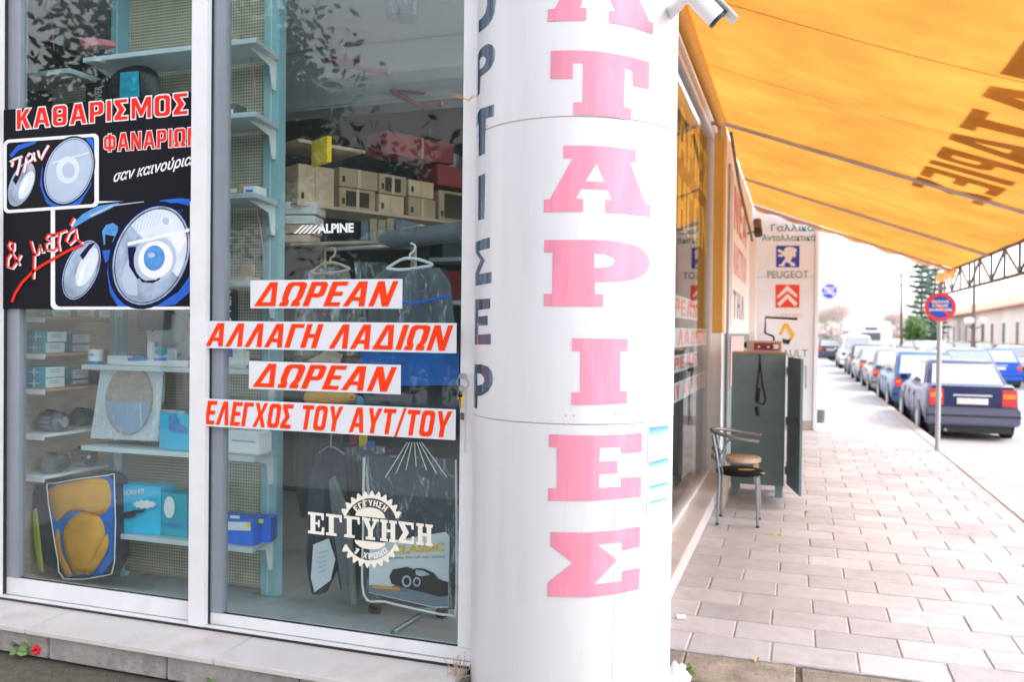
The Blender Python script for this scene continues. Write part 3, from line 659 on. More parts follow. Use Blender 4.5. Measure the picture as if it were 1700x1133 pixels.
# before photo
pf('before_photo_border', 'print_white', [[(x, y-.07*(x-25)) for x, y in rr_(22, 46, 620, 508, 34)]], .0028)
pf('before_photo', 'print_black', [[(x, y-.07*(x-25)) for x, y in rr_(42, 66, 592, 488, 20)]], .0030)
pf('printed_bonnet', 'print_blue', [[(60,140),(110,80),(240,48),(220,70),(120,110),(70,160)]], .0032)
pf('printed_bumper', 'print_blue', [[(265,200),(250,330),(290,440),(330,468),(500,452),(572,330),(588,200),(588,40),(540,30),(560,200),(500,400),(400,455),(310,430),(270,330)]], .0032)
pe('printed_rim', 'print_blue_dark', 430, 240, 158, 226, 20, .0033)
pe('printed_headlight', 'print_lens', 432, 240, 146, 214, 20, .0034)
pf('printed_bar', 'print_lens_light', [[(330,185),(560,120),(562,128),(330,195)]], .0037)
pe('printed_projector', 'print_lens_light', 425, 235, 72, 86, 10, .0036)
pe('printed_projector', 'print_lens', 430, 238, 40, 50, 0, .0038)
pe('printed_headlight', 'print_lens_clear', 135, 325, 72, 146, 22, .0034)
pe('printed_reflector', 'print_lens_light', 165, 330, 36, 95, 24, .0036)
g = G()
for k in range(9): ribbon(g, ell(948, 772, 150-14*k*.2, 250-30*k*.2, 22, 12, 150+k*6, 158+k*6), 3, lambda x, y: zp(x, y, .00172))
for k in range(14):
    x0 = 830+k*22; ribbon(g, [(x0, 640-k*9), (x0+30, 520-k*3)], 1.6, lambda x, y: zp(min(x, 1150), y, .00172))
g.build('printed_fluting', 'print_sky_blue', pos)
g = G(); ribbon(g, ell(948, 772, 214, 308, 22, 40, 10, 350), 5, lambda x, y: zp(min(x, 1188), y, .0019)); ribbon(g, ell(510, 863, 96, 186, 22, 30, 0, 359), 4, lambda x, y: zp(x, y, .0019)); ribbon(g, ell(432, 240, 138, 205, 20, 30, 0, 359), 3, lambda x, y: zp(x, y, .0039)); g.build('printed_lens_edge', 'print_blue_dark', pos)
pf('printed_shadow', 'print_blue_dark', [[(800,720),(850,715),(870,850),(905,905),(860,920),(810,840)]], .0018); pf('printed_shadow', 'print_blue_dark', [[(870,905),(910,930),(980,925),(1010,900),(1000,925),(960,945),(890,940)]], .00205)
pf('printed_shadow', 'print_blue_dark', [[(500,770),(560,700),(600,690),(560,740),(520,800)]], .0017); pf('printed_glint', 'print_white', [[(480,960),(500,880),(540,800),(560,790),(530,870),(505,965)]], .00186); pf('printed_glint', 'print_white', [[(1060,645),(1150,628),(1170,680),(1120,760),(1090,700)]], .00186)
pf('printed_glint', 'print_white', [ell(1040, 555, 30, 34, 0, 20)], .0017); pf('printed_glint', 'print_lens', [ell(1040, 555, 22, 26, 0, 20)], .0018)
pf('printed_bonnet_line', 'print_lens', [[(560,520),(700,455),(900,432),(905,436),(710,462),(570,530)]], .0011)
pf('printed_glint', 'print_white', [[(120,380),(150,300),(180,270),(170,330),(140,390)]], .0038); pf('printed_shadow', 'print_blue_dark', [[(80,300),(110,240),(150,200),(130,260),(100,330)]], .0038)
def brush(name, m, strokes, w, d, dx=0, dy=0):
    g = G()
    for s in strokes: ribbon(g, [(x+dx, y+dy) for x, y in s], w, lambda x, y: zp(x, y, d))
    g.build(name, m, pos)
prin = [[(62,185),(95,165),(140,150)],[(78,175),(80,195),(72,215)],[(128,155),(118,215),(104,268)],[(168,150),(160,205),(150,250)],[(165,160),(185,130),(205,140),(200,170),(170,190)],[(213,125),(212,155),(222,180)],[(238,112),(246,150),(255,172),(280,120),(305,80)]]
brush('script_shadow', 'print_red', prin, 13, .0040, 5, 3); brush('script', 'print_white', prin, 14, .0044)
meta = [[(120,830),(75,760),(48,710),(60,685),(85,695),(85,730),(45,790),(42,840),(75,850),(110,800),(128,765)],
 [(190,680),(212,760),(210,830),(205,915)],[(205,765),(235,760),(250,700),(258,750),(275,745)],
 [(345,640),(300,640),(285,665),(320,680),(285,700),(290,735),(340,740),(360,720)],[(320,655),(370,630),(415,612)],[(372,635),(362,690),(372,740)],
 [(470,600),(430,630),(410,680),(435,700),(465,670),(475,600),(480,670),(515,690)],[(462,535),(450,560),(438,582)]]
brush('script_shadow', 'print_white', meta, 15, .0040, 9, 6); brush('script', 'print_red', meta, 13, .0044)
brush('underline', 'print_red', [[(75,1065),(95,1010),(140,940),(200,880),(270,830),(350,785),(440,735),(520,705)]], 17, .0044)

# vinyl stickers on the glass
def z6(x, y): return (330+x/3.617, 220+y/3.617)
st = G(); YG = 3.543
for i in range(5):
    x = 570+i*27; ln = [z6(x, 608), z6(x+14, 608), z6(x+66, 556), z6(x+52, 556)]; flat_px(st, [ln], YG)
text(st, 'ALPINE', onY(*z6(714, 606), YG), onY(*z6(930, 600), YG), onY(*z6(714, 550), YG), .04, 0)
tag(st.build('brand_sticker', 'print_white'), 'small white ALPINE sticker with slanted bars on the right window', 'sticker')
def z8(x, y): return (330+x/2.743, 720+y/2.743)
def f8(x, y): return onY(*z8(x, y), YG)
gs = tag(G().flat([[f8(x, y) for x, y in l] for l in [ell(780, 382, 68, 44, 6, 20, 180, 360)]]).build('guarantee_sticker', 'cream_vinyl'), 'cream round guarantee sticker reading ΕΓΓΥΗΣΗ 1 ΧΡΟΝΟ low on the right window', 'sticker')
g = G(); g.flat([[f8(x, y) for x, y in ell(780, 493, 70, 36, 6, 20, 0, 180)]])
def gear(a0, a1, n):
    o = []
    for k in range(n*6+1):
        t = a0+(a1-a0)*k/(n*6); r_ = 162 + 11*math.sin(k/6*2*math.pi - math.pi/2); o.append((t, r_))
    inn = [(a0+(a1-a0)*k/24, 138) for k in range(24, -1, -1)]
    return [f8(782+r_*math.cos(R(t))*.9, 438-r_*math.sin(R(t))*1.03) for t, r_ in o+inn]
g.flat([gear(20, 155, 11)]); g.flat([gear(208, 333, 10)]); g.build('badge', 'cream_vinyl', gs)
def arc_text(g, body, r_, h, a0, a1, inward=False):
    n = len(body)
    for i, ch in enumerate(body):
        if ch == ' ': continue
        a = R(a0+(a1-a0)*i/(n-1)); cx_, cy_ = 782+r_*math.cos(a)*.92, 438-r_*math.sin(a)*1.03
        u = Vector((math.sin(a), math.cos(a)))*h*.36; n_ = Vector((math.cos(a), -math.sin(a)))*h*.5
        if inward: u, n_ = -u, -n_
        c_ = Vector((cx_, cy_)); bl = c_-u-n_; br = c_+u-n_; tl = c_-u+n_
        caps(g, ch, f8(*bl), f8(*br), f8(*tl), 0, .1)
g = G(); arc_text(g, 'ΕΓΓΥΗΣΗ', 117, 27, 127, 53); arc_text(g, '1 ΧΡΟΝΟ', 118, 27, 233, 307, True); g.build('small_lettering', 'cream_vinyl', gs)
def slab(ch):
    s, t = .16, .2            # serif depth and stem
    D = dict(
     Ε=[[(0,0),(1,0),(1,.35),(.87,.35),(.82,.13),(.45,.13),(.45,.45),(.6,.45),(.62,.33),(.72,.33),(.72,.67),(.62,.67),(.6,.56),(.45,.56),(.45,.87),(.8,.87),(.85,.68),(.97,.68),(.97,1),(0,1),(0,.87),(.15,.87),(.15,.13),(0,.13)]],
     Γ=[[(0,0),(.65,0),(.65,.13),(.47,.13),(.47,.87),(.8,.87),(.85,.66),(.97,.66),(.97,1),(0,1),(0,.87),(.17,.87),(.17,.13),(0,.13)]],
     Υ=[[(.22,0),(.8,0),(.8,.13),(.66,.13),(.66,.45),(.9,.87),(1.02,.87),(1.02,1),(.62,1),(.62,.87),(.72,.87),(.55,.55),(.4,.87),(.5,.87),(.5,1),(0,1),(0,.87),(.1,.87),(.36,.42),(.36,.13),(.22,.13)]],
     Η=[[(0,0),(.46,0),(.46,.13),(.38,.13),(.38,.44),(.64,.44),(.64,.13),(.56,.13),(.56,0),(1.02,0),(1.02,.13),(.92,.13),(.92,.87),(1.02,.87),(1.02,1),(.56,1),(.56,.87),(.64,.87),(.64,.57),(.38,.57),(.38,.87),(.46,.87),(.46,1),(0,1),(0,.87),(.1,.87),(.1,.13),(0,.13)]],
     Σ=[[(0,0),(.97,0),(.97,.36),(.85,.36),(.8,.16),(.4,.16),(.66,.52),(.4,.87),(.78,.87),(.83,.68),(.95,.68),(.95,1),(.02,1),(.02,.9),(.3,.5),(0,.1)]])
    return D[ch]
g = G(); x = 498.; tot = 575.
for i, ch in enumerate('ΕΓΓΥΗΣΗ'):
    w_ = tot/7; hh = 98 if i != 4 else 98
    for l in [slab(ch)]:
        g.flat([[f8(x+a*w_*.9, 455+.105*(x-498+a*w_)-hh*b) for a, b in q] for q in l])
    x += w_
o = g.build('large_lettering', 'cream_vinyl', gs)
for v in o.data.vertices: v.co.y -= .001

# ================================================================ AWNING
AZ = lambda x: 3.90 - .37*(x+.75)
def sag(x, y):
    s = 0
    for a, b in ((3.95, 9.17), (9.17, 12.5), (12.5, 15.25)):
        if a <= y <= b: s = -.035*math.sin(math.pi*(y-a)/(b-a))
    return s*math.sin(math.pi*(x+.75)/3.13) if -.75 <= x <= 2.38 else 0
def awn_sheet(x0, x1, y0, y1, dz=0, nx=14, ny=None, th=.0):
    g = G(); ny = ny or max(4, int((y1-y0)/.15)); vs = []
    for j in range(ny+1):
        for i in range(nx+1):
            x = x0+(x1-x0)*i/nx; y = y0+(y1-y0)*j/ny
            vs.append((x, y, AZ(x)+sag(x, y)+dz+.006*math.sin(y*5.1+x*2)+.009*mnoise.noise((x*.5, y*2.2, 3))))
    return g.add(vs, [(j*(nx+1)+i, j*(nx+1)+i+1, (j+1)*(nx+1)+i+1, (j+1)*(nx+1)+i) for j in range(ny) for i in range(nx)])
aw = thing('awning', 'large orange fabric awning over the pavement on a steel lattice beam', 'awning', (2.38, 10, 0))
awn_sheet(-.76, 2.40, 3.95, 15.25, ny=90).build('canopy', awn, aw, smooth=True)
def arod(x0, x1, y, r, dz, name, m, n=10): G().tube([(x0+(x1-x0)*i/8, y, AZ(x0+(x1-x0)*i/8)+dz+sag(x0+(x1-x0)*i/8, y)) for i in range(9)], r, n).build(name, m, aw, smooth=True)
for y in (9.17, 12.5, 15.22, 4.0): arod(-.75, 2.38, y, .022, -.03, 'rafter', 'rafter_grey')
for y in (5.6, 7.15, 10.9, 13.9): awn_sheet(-.75, 2.38, y-.006, y+.006, -.004, 14, 1).build('seam', 'awning_seam', aw)
G().tube([(-.715, 3.9, 3.66), (-.715, 8.19, 3.66)], .05, 16).build('roller_tube', 'orange_paint', aw, smooth=True)
G().tube([(-.715, 8.17, 3.66), (-.715, 8.21, 3.66)], .056, 16).tube([(-.715, 8.22, 3.62), (-.715, 8.22, 3.5)], .012, 8).tube([(-.715, 8.22, 3.66), (-.80, 8.24, 3.66)], .02, 8).build('tube_end', 'pole_grey', aw, smooth=True)
g = G(); g.tube([(-.70, 9.3, 3.80), (-.69, 10.6, 3.45), (-.68, 13.6, 3.1)], .018, 8).build('shadow_gap_bar', 'rust_frame', aw)  # dark bar standing in for the shadow gap between wall and awning
# end valance with uneven drape
g = G(); vs = []; n = 44
for i in range(n+1):
    x = -.72+3.1*i/n
    for k, t in enumerate((0, .5, 1)): vs.append((x, 15.26+.03*math.sin(i*1.3)*t, AZ(x)-.03-(.05+.02*math.sin(i*.9))*t))
g.add(vs, [(i*3+k, i*3+k+1, i*3+k+4, i*3+k+3) for i in range(n) for k in range(2)]); g.build('valance', awn2, aw, smooth=True)
# print on top of the cloth, read from the street
g = G(); LY = [('Μ',4.15,4.92),('Π',5.02,5.56),('Α',5.62,6.24),('Τ',6.33,6.88),('Α',6.93,7.50),('Ρ',7.57,8.05),('Ι',8.17,8.38),('Ε',8.50,8.98),('Σ',9.06,9.60)]
for ch, a, b in LY:
    gg = G(); caps(gg, ch, (0,0,0), (1,0,0), (0,1,0), 0, .1, 0, .24, .16); pts = []
    bm = bmesh.new(); bv = [bm.verts.new((v.x, v.y, 0)) for v in gg.v]
    for f in gg.f:
        try: bm.faces.new([bv[i] for i in f])
        except ValueError: pass
    for k in range(1, 6):
        bmesh.ops.bisect_plane(bm, geom=bm.verts[:]+bm.edges[:]+bm.faces[:], plane_co=(k/6, 0, 0), plane_no=(1, 0, 0)); bmesh.ops.bisect_plane(bm, geom=bm.verts[:]+bm.edges[:]+bm.faces[:], plane_co=(0, k/6, 0), plane_no=(0, 1, 0))
    bm.verts.index_update()
    for v in bm.verts:
        y = a+(b-a)*v.co.x; x = 1.76-.66*v.co.y; pts.append((x, y, AZ(x)+sag(x, y)+.014+.006*math.sin(y*5.1+x*2)))
    G().add(pts, [tuple(v.index for v in f.verts) for f in bm.faces]).build('letter', 'awning_print', aw); bm.free()
# lattice beam on posts at the front
XT = 2.39
def bar(p, q, t, name, m='rust_frame'):
    p, q = Vector(p), Vector(q); d = (q-p); u = d.normalized(); s = XA if abs(u.x) < .9 else YA; w = u.cross(s).normalized(); s = w.cross(u)
    G().cbox((p+q)/2, s, w, u, t, t, d.length).build(name, m, aw)
bar((XT, 3.95, 2.735), (XT, 16.6, 2.735), .035, 'top_chord'); bar((XT, 3.95, 2.37), (XT, 16.6, 2.37), .035, 'bottom_chord')
k = 0; y = 4.3
while y < 16.5:
    bar((XT, y, 2.385), (XT, y, 2.72), .026, 'lattice_upright')
    if y < 15.8: bar((XT, y, 2.385), (XT, y+.72, 2.72), .024, 'lattice_diagonal') if k % 2 else bar((XT, y, 2.72), (XT, y+.72, 2.385), .024, 'lattice_diagonal')
    y += .74; k += 1
for y in (16.58,): bar((XT, y, -.15), (XT, y, 2.735), .07, 'post')
g = G(); vs = []                                    # loose scalloped fabric at the far end of the beam
for i in range(25):
    y = 14.6+i*.085
    for t in (0, .5, 1): vs.append((XT-.06-.03*t*math.sin(i*1.7), y, 2.74-(.10+.08*abs(math.sin(i*.55)))*t))
g.add(vs, [(i*3+k, i*3+k+1, i*3+k+4, i*3+k+3) for i in range(24) for k in range(2)]); g.build('loose_flap', awn2, aw, smooth=True)

# lettering on the side window
sl = tag(G().box(XR-.014, XR-.012, 4.2, 9.15, 1.54, 1.70).build('side_window_strip', 'strip_white'), 'long white strip with red letters across the side window beside the pavement', 'sign')
def side_text(body, y0, y1, z0, z1, m, par, name='lettering', x=XR-.0105, sh=0, off=.03):
    g = G(); caps(g, body, (x, y0, z0), (x, y1, z0), (x, y0, z1), sh, .14); return g.build(name, m, par)
side_text('ΑΛΛΑΓΗ ΛΑΔΙΩΝ', 4.3, 9.05, 1.555, 1.685, 'strip_red', sl)
for z0, z1, y0, y1, b, lab in ((1.78, 1.96, 5.6, 8.3, 'ΔΩΡΕΑΝ', 'topmost short white strip with red letters on the side window'), (1.34, 1.48, 5.6, 8.3, 'ΔΩΡΕΑΝ', 'short strip with red letters under the long one on the side window'), (1.10, 1.26, 4.2, 9.1, 'ΕΛΕΓΧΟΣ ΤΟΥ ΑΥΤ/ΤΟΥ', 'lowest strip with red letters on the side window')):
    s = tag(G().box(XR-.014, XR-.012, y0, y1, z0, z1).build('side_window_strip', 'strip_white'), lab, 'sign'); side_text(b, y0+.08, y1-.05, z0+.02, z1-.02, 'strip_red', s)
s = side_text('ΜΠΑΤΑΡΙΕΣ', 4.4, 9.0, 3.06, 3.50, 'emblem_yellow', None, 'window_lettering', off=.02); tag(s, 'upper line of tall yellow letters high on the side window', 'lettering')
s = side_text('ΦΟΡΤΗΓΩΝ', 4.4, 9.0, 2.50, 2.92, 'emblem_yellow', None, 'window_lettering', off=.02); tag(s, 'lower line of tall yellow letters on the side window', 'lettering')

# ================================================================ NEXT BUILDING AND THE WHITE SIGN WALL
nb_ = thing('neighbour_building', 'low white building with teal wall base beyond the yellow pillar', 'building', (-.9, 12.5, 0))
G().box(-3, -.772, 9.601, 15.38, 0, 1.655).build('wall_base', 'teal_paint', nb_); G().box(-3, -.770, 9.601, 15.38, 1.656, 4.5).build('wall', 'plaster_white', nb_)
G().box(-.768, -.74, 9.9, 9.98, .15, 3.6).build('rain_pipe', 'pole_grey', nb_, bevel=.01)
G().box(-.80, -.66, 14.7, 14.9, 0, 3.55).build('pilaster', 'plaster_white', nb_, bevel=.01)
hb = tag(G().box(-.766, -.755, 10.5, 13.6, 1.75, 3.62).build('painted_banner', 'plaster_white'), 'white banner with faded red hand painted letters on the neighbour wall', 'banner')
side_text('ΝΕΑ', 10.7, 13.3, 2.95, 3.5, 'faded_red', hb, x=-.7535); side_text('ΛΑΣΤΙΧΑ', 10.7, 13.4, 2.4, 2.8, 'faded_red', hb, x=-.7535); side_text('ΤΗΛ', 10.7, 13.0, 1.85, 2.2, 'letter_slate', hb, x=-.7535)
hb['label'] = 'white banner with faded red and grey letters on the neighbour wall'
G().box(-.766, -.76, 10.6, 13.2, 1.0, 1.62).build('painted_panel', 'letter_faded', nb_)
sw = thing('spare_parts_building', 'white building end wall painted with car maker emblems facing the street', 'building', (-.2, 15.4, 0))
G().box(-.9, .272, 15.40, 15.7, 0, 2.64).build('lower_board', 'sign_wall_white', sw, bevel=.004); G().box(-.9, .272, 15.402, 15.7, 2.645, 4.4).build('upper_board', 'sign_wall_white', sw, bevel=.004)
G().box(.276, .345, 15.36, 15.72, 0, 4.4).build('corner_trim', 'sign_wall_white', sw, bevel=.008); G().box(-4, .26, 15.71, 24, 0, 4.2).build('hall', 'plaster_white', sw)
G().box(-4.1, .36, 15.45, 24.2, 4.41, 4.6).build('roof', 'tile_roof', sw)
G().box(-.5, .28, 15.385, 15.399, 0, .16).build('stained_base', 'kerb_stone', sw)
YW = 15.395
def fpx(name, m, loops, d=0, par=sw): return G().flat([[onY(x, y, YW-d) for x, y in l] for l in loops]).build(name, m, par)
def tpx(body, x0, x1, yb, yt, m, off=.0, sh=0, name='lettering', drop=0):
    g = G(); text(g, body, onY(x0, yb, YW), onY(x1, yb+drop, YW), onY(x0, yt, YW), off, sh); return g.build(name, m, sw)
tpx('Γαλλικά', 1280, 1352, 384, 372, 'letter_green', .01); tpx('Ανταλλακτικά', 1265, 1354, 400, 389, 'letter_green', .01)
tpx('PEUGEOT', 1274, 1342, 462, 450, 'letter_slate', .0); tpx('CITROEN', 1288, 1330, 528, 521, 'letter_faded'); tpx('RENAULT', 1268, 1341, 593, 581, 'letter_slate', .0)
fpx('emblem_plate', 'emblem_blue', [[(1288.5,408),(1327.5,408),(1327,444),(1288.5,444)]])
E5 = lambda l: [(1100+x/3.777, 250+y/3.777) for x, y in l]
fpx('emblem', 'print_white', [E5([(765,612),(790,604),(815,606),(840,618),(842,632),(832,640),(838,655),(830,672),(815,664),(812,678),(800,690),(812,700),(828,706),(832,724),(806,726),(800,712),(782,700),(768,706),(762,720),(768,728),(728,726),(730,714),(745,712),(758,692),(770,676),(760,660),(745,668),(722,664),(724,652),(745,652),(752,644),(728,638),(720,626),(730,618),(748,626),(760,634),(764,626)])], .003)
fpx('emblem_plate', 'emblem_red', [[(1287.5,472.5),(1327.5,473),(1327,511),(1287.5,511)]])
for dy in (0, 52): fpx('chevron', 'print_white', [E5([(783,845+dy),(845,905+dy),(840,925+dy),(783,880+dy),(722,930+dy),(718,915+dy)])] if not dy else [E5([(783,897),(848,960),(828,978),(783,928),(735,978),(718,962)])], .003)
c_ = lambda l: [(1100+x/2.833, 500+y/2.833) for x, y in l]
fpx('emblem', 'emblem_yellow', [c_([(570,106),(590,106),(622,160),(594,205),(602,172),(598,160),(585,130),(574,132),(560,160),(546,157)])], .002)
fpx('emblem', 'black_plastic', [c_([(562,178),(576,180),(590,182),(598,180),(604,176),(594,205),(566,200)])], .004)

# ---- bent black aerial, pipes and cables on the sign wall
ant = tag(G().tube([onY(*p, 9.1) for p in ((1324,530),(1271,527),(1270,553),(1284,559),(1285,566))], .012, 8).build('bent_rod', 'black_plastic'), 'bent black rod rising above the teal cabinet', 'rod')
mt = thing('meter_box', 'small grey meter box with pipes and brown cables at the foot of the sign wall', 'meter box', onY(1328, 700, 15.3))
def ypx(l, Y): return [onY(x, y, Y) for x, y in l]
a, b = onY(1317, 622, 15.3), onY(1328, 607, 15.3); G().box(a.x, b.x, 15.25, 15.38, a.z, b.z).build('housing', 'black_plastic', mt, bevel=.01)
g = G()
for l in ([(1327,608),(1338,608),(1338,645)], [(1332,608),(1332,640)], [(1320,622),(1320,650),(1327,650)]): g.tube(ypx(l, 15.32), .012, 6)
g.build('pipe', 'dull_metal', mt)
g = G()
for l in ([(1320,620),(1321,660),(1323,690),(1322,735),(1328,744),(1324,752)], [(1318,640),(1324,668),(1320,700),(1326,735),(1331,738)]): g.tube(ypx(l, 15.25), .010, 6)
g.build('cable', 'bark', mt)
bk = tag(G().lathe([(.07, .12), (.085, .34), (.08, .34), (.065, .14)], (.40, 15.55, 0), n=20).build('bucket', 'grey_cloth', smooth=True), 'small blue grey bucket beside the corner of the white sign wall', 'bucket')

# ================================================================ CABINET, DEVICE, STOOL, CHAIR
yc = 8.93; a = onY(1212, 820, yc); b = onY(1301, 820, yc); zt = onY(1260, 588, yc).z; zb = .115
cab = thing('metal_cabinet', 'tall teal metal cabinet with its door hanging open on the pavement', 'cabinet', ((a.x+b.x)/2, yc+.2, 0))
G().box(a.x, b.x, yc, yc+.42, zb, zt).build('body', 'teal_paint', cab, bevel=.006)
G().box(a.x-.005, b.x+.01, yc-.008, yc+.43, zt+.001, zt+.018).build('top_board', 'wood_orange', cab, bevel=.003)
for x in (a.x+.04, b.x-.05):
    for y in (yc+.03, yc+.37): G().box(x-.035, x+.035, y-.03, y+.03, 0, zb-.001).build('leg', 'teal_paint', cab)
hx = b.x+.03; dd = Vector((.12, -.62, 0)).normalized()
door = G(); door.cbox(Vector((hx, yc+.03, (zb+zt)/2+.0)) + dd*.33, dd, Vector((-dd.y, dd.x, 0)), ZA, .64, .025, zt-zb-.05); door = door.build('door', 'teal_paint', cab, bevel=.004)
for z in (.28, .78, 1.28): G().tube([(hx-.012, yc+.02, z-.04), (hx-.012, yc+.02, z+.04)], .013, 8).build('hinge', 'dull_metal', door)
G().box(hx+.075, hx+.10, yc-.52, yc-.42, .82, .86).build('handle', 'black_plastic', door)
p = onY(1240, 588, yc+.05); q = onY(1298, 567, yc+.05)
dv = thing('amplifier', 'old grey and maroon electric device with dials on top of the teal cabinet', 'device', ((p.x+q.x)/2, yc+.15, zt+.019))
z0 = zt+.019; G().box(p.x, q.x, yc+.02, yc+.30, z0, z0+.115).build('housing', 'wood_pale', dv, bevel=.006)
G().box(p.x+.07, q.x-.02, yc+.012, yc+.021, z0+.02, z0+.095).build('front_panel', 'carton_red', dv)
for i in range(4): G().lathe([(.012, 0), (.010, .014)], (p.x+.12+i*.045, yc-.002, z0+.055), 'Y', 10).build('knob', 'black_plastic' if i % 2 else 'chrome', dv)
G().box(q.x-.085, q.x-.03, yc+.006, yc+.0115, z0+.035, z0+.08).build('dial', 'print_white', dv)
G().tube([(p.x-.03, yc+.06, z0+.07), (p.x, yc+.06, z0+.07)], .03, 10).build('side_knob', 'black_plastic', dv)
cb = tag(G().tube(ypx([(1262,588),(1261,610),(1257,640),(1256,668),(1268,672),(1271,662),(1266,640),(1263,615),(1262,592)], yc-.015), .007, 6).tube(ypx([(1259,645),(1257,668)], yc-.02), .018, 8).tube(ypx([(1256,676),(1258,690)], yc-.02), .016, 8).build('hanging_cable', 'black_plastic', smooth=True), 'black cable with plug hanging over the front of the teal cabinet', 'cable')
# stool
def leg_geo(g, x0, y0, z0, x1, y1, z1, r): g.tube([(x0, y0, z0), (x1, y1, z1)], r, 8)
stx_, sty = -.48, 8.35
stl = thing('stool', 'pale wooden stool with round edged seat behind the black cafe chair', 'stool', (stx_, sty, 0))
G().lathe([(.15, .43), (.175, .44), (.175, .475), (.16, .485)], (stx_, sty, 0), n=28).build('seat', 'wood_pale', stl, smooth=True)
for sx in (-1, 1):
    for sy in (-1, 1): g = G(); g.cbox((stx_+sx*.145, sty+sy*.145, .215), XA, YA, Vector((-sx*.08, -sy*.08, 1)).normalized(), .035, .035, .43); g.build('leg', 'wood_pale', stl)
# cafe chair, seat to the right
cx_, cy_ = -.46, 7.64
ch = thing('cafe_chair', 'grey tubular cafe chair with worn black seat on the pavement by the shop', 'chair', (cx_, cy_, 0))
G().lathe([(.17, .425), (.20, .435), (.205, .455), (.19, .468), (.10, .474)], (cx_, cy_, 0), n=32).build('seat', 'seat_black', ch, smooth=True)
G().add([(cx_+x, cy_+y, .4765) for x, y in ell(.06, -.06, .075, .03, 20, 14)], [tuple(range(14))]).add([(cx_+x, cy_+y, .458) for x, y in ell(.19, -.07, .026, .05, 20, 12)], [tuple(range(12))]).build('torn_foam', 'foam_yellow', ch)
for sx, sy, bx, by in ((-1,-1,-.03,0), (-1,1,-.03,0), (1,-1,.03,0), (1,1,.03,0)):
    x, y = cx_+sx*.15, cy_+sy*.15
    if sx < 0:
        G().tube([(x-.02, y*1+.0+sy*.03, 0), (x-.01, y+sy*.01, .44), (x-.04, y, .62), (x-.07, y, .765)], .0125, 10).build('leg', 'chair_metal', ch, smooth=True)
        G().tube([(x+.02, y, .43), (x-.005, y+sy*.03, .60), (x+.06, y+sy*.06, .735), (x+.16, y+sy*.07, .765)], .008, 8).build('brace', 'chair_metal', ch, smooth=True)
    else: G().tube([(x+.015, y+sy*.02, 0), (x, y, .43)], .0125, 10).build('leg', 'chair_metal', ch, smooth=True)
    G().tube([(x+(-.02 if sx < 0 else .015), y+sy*(.03 if sx < 0 else .02), 0), (x+(-.02 if sx < 0 else .015), y+sy*(.03 if sx < 0 else .02), .02)], .015, 10).build('foot_cap', 'rubber', ch)
pts = [(cx_+.17, cy_-.235, .745), (cx_+.02, cy_-.245, .76), (cx_-.12, cy_-.215, .785), (cx_-.21, cy_-.13, .80), (cx_-.245, cy_, .808), (cx_-.21, cy_+.13, .80), (cx_-.12, cy_+.215, .785), (cx_+.02, cy_+.245, .76), (cx_+.17, cy_+.235, .745)]
def smooth_path(p, n=4):
    o = []; P_ = [Vector(q) for q in p]
    for i in range(len(P_)-1):
        a, b, c, d = P_[max(i-1, 0)], P_[i], P_[i+1], P_[min(i+2, len(P_)-1)]
        for k in range(n):
            t = k/n; o.append(.5*((2*b) + (c-a)*t + (2*a-5*b+4*c-d)*t*t + (3*b-a-3*c+d)*t**3))
    return o+[P_[-1]]
G().tube(smooth_path(pts), .016, 10).build('arm_rail', 'chair_metal', ch, smooth=True)
pts2 = [(cx_-.175, cy_-.15, .60), (cx_-.22, cy_-.08, .66), (cx_-.23, cy_, .62), (cx_-.22, cy_+.08, .66), (cx_-.175, cy_+.15, .60)]
G().tube(smooth_path(pts2), .008, 8).tube(smooth_path([(x-.005, y, z-.07) for x, y, z in pts2]), .008, 8).build('back_scroll', 'chair_metal', ch, smooth=True)

# ================================================================ SIGN POLES
def parking_sign(x, y, z, r, label, ztop, lean=0, ring='sign_red'):
    t = thing('no_parking_sign', label, 'road sign', (x, y+.04, 0))
    G().tube([(x, y+.04, -.02), (x, y+.04, ztop)], .034 if r > .2 else .03, 12).build('pole', 'pole_grey', t, smooth=True)
    if lean: G().tube([(x, y+.04, z), (x+lean, y+.02, z)], .02, 8).build('side_arm', 'pole_grey', t)
    d = G().lathe([(r, 0), (r, .006)], (x+lean, y, z), 'Y', 40).build('sign_disc', ring, t)
    X = x+lean
    def fl(name, m, loops, k): G().flat([[(X+a*r, y-.001*k, z+b*r) for a, b in l] for l in loops]).build(name, m, d)
    fl('blue_field', 'sign_blue', [ell(0, 0, .76, .76)], 1)
    fl('red_bar', ring, [[(-.60,.48),(-.48,.60),(.60,-.48),(.48,-.60)]], 2)
    g = G()
    for b, w, h0 in (('ΕΙΣΟΔΟΣ', .55, .30), ('ΕΞΟΔΟΣ', .5, .02), ('ΟΧΗΜΑΤΩΝ', .70, -.27)):
        caps(g, b, (X-w*r, y-.0035, z+(h0-.02)*r), (X+w*r, y-.0035, z+(h0-.02)*r), (X-w*r, y-.0035, z+(h0+.17)*r))
    g.build('lettering', 'print_white', d)
    if r > .15: G().tube([(X-.05, y+.03, z+.12), (X+.05, y+.03, z+.12)], .008, 6).tube([(X-.05, y+.03, z-.12), (X+.05, y+.03, z-.12)], .008, 6).build('clamp', 'pole_grey', d)
p = onY(1575, 510, 13.4); b0 = onZ(1556, 742, 0)
parking_sign(onY(1557, 700, 13.44).x, 13.4, p.z, .205, 'red and blue no parking sign on a grey pole at the kerb edge', p.z+.05, 0)
ps = C.objects[-1]
p = onY(1377, 484, 30)
parking_sign(onY(1348, 484, 30).x, 30, p.z, .30, 'faded blue no parking sign just past the white sign wall', p.z+.15, p.x-onY(1348, 484, 30).x, 'letter_faded')
p = onZ(1615, 640, -.15)
